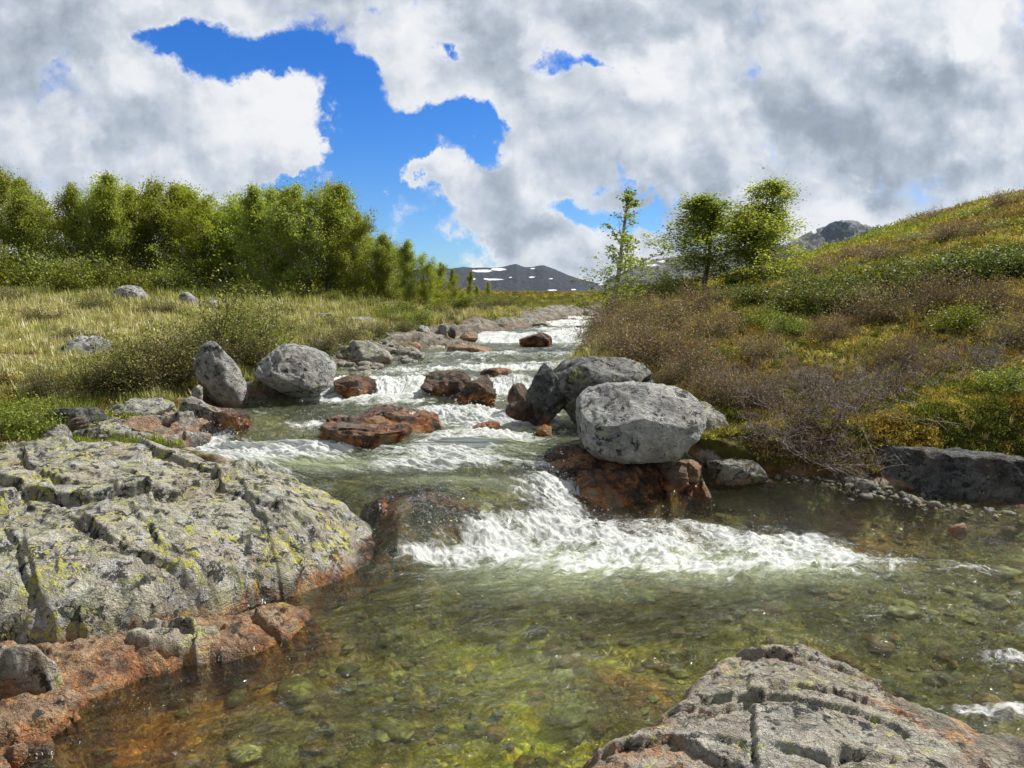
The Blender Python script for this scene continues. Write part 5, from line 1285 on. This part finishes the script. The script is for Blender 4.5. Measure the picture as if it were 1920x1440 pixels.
# ------------------------------------------------------------------ ground cover (uncountable)
def proto_clump(kind, seed):
    rng = np.random.default_rng(seed)
    if kind == 'grass':
        n = 16; az = rng.uniform(0, 6.28, n); r = rng.uniform(0, .35, n); L = rng.uniform(.5, 1.1, n); lean = rng.uniform(.05, .7, n)
        b = np.stack([np.cos(az) * r, np.sin(az) * r, 0 * az], 1)
        az2 = az + rng.normal(size=n) * .7
        t = b + np.stack([np.cos(az2) * lean * L, np.sin(az2) * lean * L, L * np.cos(lean * .8)], 1)
        m = (b + t) / 2 + np.array([0, 0, .10])
        s = np.stack([-np.sin(az2), np.cos(az2), 0 * az], 1) * .035
        V = np.stack([b - s, b + s, m + s * .8, m - s * .8, t + s * .15, t - s * .15], 1).reshape(-1, 3)
        k = np.arange(n)[:, None] * 6
        F = np.concatenate([k + np.array([[0, 1, 2, 3]]), k + np.array([[3, 2, 4, 5]])])
        tone = np.repeat(rng.uniform(.6, 1.3, n), 6)
        return V, F, tone
    n = 42
    d = rng.normal(size=(n, 3)); d[:, 2] = np.abs(d[:, 2]); d /= np.linalg.norm(d, axis=1)[:, None]
    C = d * rng.uniform(.35, 1.0, (n, 1)) * np.array([.75, .75, .62])
    V, F = leaves(C, .11 if kind == 'heath' else .085, rng, .5, .0)
    tone = np.repeat(rng.uniform(.45, 1.45, n), 4)
    # sprigs
    m = 4; az = rng.uniform(0, 6.28, m); L = rng.uniform(.5, .95, m)
    t = np.stack([np.cos(az) * .5, np.sin(az) * .5, L * .8], 1) * rng.uniform(.7, 1, (m, 1)); s = np.stack([-np.sin(az), np.cos(az), 0 * az], 1) * .018
    b = t * .15
    V2 = np.stack([b - s, b + s, t + s * .5, t - s * .5], 1).reshape(-1, 3); F2 = np.arange(m * 4).reshape(-1, 4)
    return np.concatenate([V, V2]), np.concatenate([F, F2 + len(V)]), np.concatenate([tone, np.full(m * 4, .45)])
def scatter(name, label, cat, kind, pts, size, col, seed, mat):
    rng = np.random.default_rng(seed); protos = [proto_clump(kind, seed + i) for i in range(4)]
    which = rng.integers(0, 4, len(pts)); Vs = []; Fs = []; Cs = []; n = 0
    for k, (v, f, tone) in enumerate(protos):
        idx = np.where(which == k)[0]
        if not len(idx): continue
        a = rng.uniform(0, 6.28, len(idx)); c, s = np.cos(a)[:, None], np.sin(a)[:, None]
        S = size[idx][:, None]; hz = rng.uniform(.7, 1.3, (len(idx), 1))
        X = (v[None, :, 0] * c - v[None, :, 1] * s) * S + pts[idx, 0][:, None]
        Y = (v[None, :, 0] * s + v[None, :, 1] * c) * S + pts[idx, 1][:, None]
        Z = v[None, :, 2] * S * hz + pts[idx, 2][:, None]
        V = np.stack([X, Y, Z], 2).reshape(-1, 3)
        F = (f[None] + (np.arange(len(idx)) * len(v))[:, None, None]).reshape(-1, 4)
        C = (col[idx][:, None, :] * tone[None, :, None]).reshape(-1, 3)
        Vs.append(V); Fs.append(F + n); Cs.append(np.clip(C * 1.55, 0, .75)); n += len(V)
    o = mesh_np(name, np.concatenate(Vs), np.concatenate(Fs), mat, smooth=False, attrs={'Col': rgba(np.concatenate(Cs))})
    finish(o, label, cat, kind='stuff')
def sample(n, y0, y1, u0, u1, seed, powr=0.0):
    rng = np.random.default_rng(seed)
    y = np.exp(rng.uniform(math.log(y0), math.log(y1), n)); u = rng.uniform(u0, u1, n)
    return u * y, y, rng
def veg_ok(x, y, dmin, rng, yfall=30):
    d = bankd(x, y)
    w = zw(x, np.minimum(y, 24)); g = ground(x, y, fine=True)
    ext = .25 + 1.3 * np.exp(-((y - 15.5) / 4.5) ** 2) * (x < xl(y)) + 1.0 * np.exp(-((y - 22.5) / 2.6) ** 2) * (x < xl(y)) + .5 * np.exp(-((y - 7.8) / 1.2) ** 2) * (x < xl(y))
    ok = (d > ext * rng.uniform(.5, 1.5, len(x)) + dmin) | (y > 29)
    ok &= (g > w + .06)
    # keep clear of boulders and of the great slab
    for (rx, ry, ra, rb) in ROCKS:
        ok &= ((x - rx) / ra) ** 2 + ((y - ry) / rb) ** 2 > .62
    ok &= ~((y < 6.9) & (x < 0))
    return ok, g
def heath():
    x, y, rng = sample(76000, 6.6, 75, -.95, 1.05, 21)
    xe, ye, _ = sample(9000, 7.0, 8.8, .2, 1.05, 24)
    x = np.concatenate([x, xe]); y = np.concatenate([y, ye])
    ok, g = veg_ok(x, y, .0, rng); x, y, g = x[ok], y[ok], g[ok]
    n1 = fb2(x * .55, y * .55, 3, 61); n2 = fb2(x * .22, y * .30, 3, 62); n3 = fb2(x * 1.7, y * 1.7, 2, 63)
    u = x / y
    right = sst(u, .05, .2)
    cols = 1.55 * np.array([(.105, .115, .022), (.14, .135, .030), (.11, .075, .036), (.21, .175, .045), (.08, .092, .018), (.24, .20, .055)])
    pal = np.clip((n1 * 1.3 + n3 * .6 + .5) * 5.99, 0, 5.99).astype(int)
    c = cols[pal]
    straw = np.array([(.34, .31, .17)]) * np.ones((len(x), 1))
    dry = (1 - sst(u, -.12, .02)) * sst(y, 9.5, 12) * (1 - sst(y, 19, 27)) * sst(n1 + n3 * .4, -.22, .08)
    c = c * (1 - dry[:, None] * .8) + straw * dry[:, None] * .8
    gold = right * sst(n2 + .5 * n3, .04, .26) * (1 - sst(y, 11, 16))
    c = c * (1 - gold[:, None]) + np.array([[.32, .22, .045]]) * gold[:, None]
    far = sst(y, 18, 30) * right
    hillc = 1.75 * np.array([(.125, .145, .026), (.17, .16, .034), (.15, .11, .05)])[np.clip((fb2(x * .12, y * .10, 4, 66) * 1.6 + .5) * 2.99, 0, 2.99).astype(int)]
    c = c * (1 - far[:, None]) + hillc * far[:, None]
    c = c * rng.lognormal(0, .34, (len(x), 1))
    size = np.clip(.0115 * y, .07, .42) * (1 + .6 * sst(y, 36, 50)) * rng.uniform(.6, 1.5, len(x)) * (1 + .5 * n3)
    cen = (1 - sst(np.abs(x / y - .01), .08, .16)) * sst(y, 17, 24); size = size * (1 - .6 * cen)
    scatter('heath', 'low brown and olive heath plants covering both banks', 'heath', 'heath', np.stack([x, y, g - .01], 1), size, c, 31, M_STUFF)
heath()
def grass():
    x, y, rng = sample(42000, 7.0, 32, -.95, .15, 22)
    ok, g = veg_ok(x, y, -.02, rng)
    n1 = fb2(x * .55, y * .55, 3, 61)
    ok &= rng.random(len(x)) < (.25 + .9 * sst(n1, -.25, .15))
    x, y, g, n1 = x[ok], y[ok], g[ok], n1[ok]
    u = x / y
    straw = np.array([(.42, .38, .22), (.34, .32, .15), (.26, .26, .09), (.46, .43, .28)])[rng.integers(0, 4, len(x))]
    green = np.array([(.17, .20, .04), (.12, .16, .03)])[rng.integers(0, 2, len(x))]
    gm = sst(-y, -9.6, -8.2) * sst(-u, .3, .5) ; gm = np.maximum(gm, sst(y, 19, 26) * .8)
    gm = np.maximum(gm, .5 * (fb2(x * .8, y * .8, 2, 71) > .18))
    c = straw * (1 - gm[:, None]) + green * gm[:, None]
    c = c * rng.lognormal(0, .18, (len(x), 1))
    size = np.clip(.0125 * y, .09, .34) * rng.uniform(.6, 1.4, len(x))
    cen = (1 - sst(np.abs(u - .01), .10, .20)) * sst(y, 17, 23); size = size * (1 - .65 * cen)
    scatter('grass', 'pale dry grass of the left meadow mixed with green blades', 'grass', 'grass', np.stack([x, y, g - .01], 1), size, c, 41, M_STUFF)
    # right bank wisps
    x, y, rng = sample(5000, 7.0, 20, .15, 1.0, 23)
    ok, g = veg_ok(x, y, .1, rng); x, y, g = x[ok], y[ok], g[ok]
    c = np.array([(.36, .31, .17), (.24, .20, .08), (.16, .17, .04), (.30, .22, .07)])[rng.integers(0, 4, len(x))] * rng.lognormal(0, .2, (len(x), 1))
    size = np.clip(.011 * y, .07, .25) * rng.uniform(.5, 1.3, len(x))
    scatter('dry_grass', 'short wispy dry grass between the shrubs of the right bank', 'grass', 'grass', np.stack([x, y, g - .01], 1), size, c, 51, M_STUFF)
grass()

# ------------------------------------------------------------------ air between here and the mountains
def haze():
    bm = bmesh.new(); bmesh.ops.create_cube(bm, size=1)
    for v in bm.verts: v.co = Vector((v.co.x * 6800, v.co.y * 3700 + 1800, (v.co.z + .5) * 480 - 60))
    me = bpy.data.meshes.new('haze'); bm.to_mesh(me); bm.free()
    m, T = new_mat('haze_material')
    vol = T.node('ShaderNodeVolumePrincipled', {'Color': (.62, .78, 1.0, 1), 'Density': 4.5e-5, 'Anisotropy': .2})
    T.node('ShaderNodeOutputMaterial', {1: vol.outputs[0]})
    me.materials.append(m)
    o = bpy.data.objects.new('haze', me); COL.objects.link(o)
    finish(o, 'thin blue air in front of the far mountains', 'haze', kind='stuff')
haze()
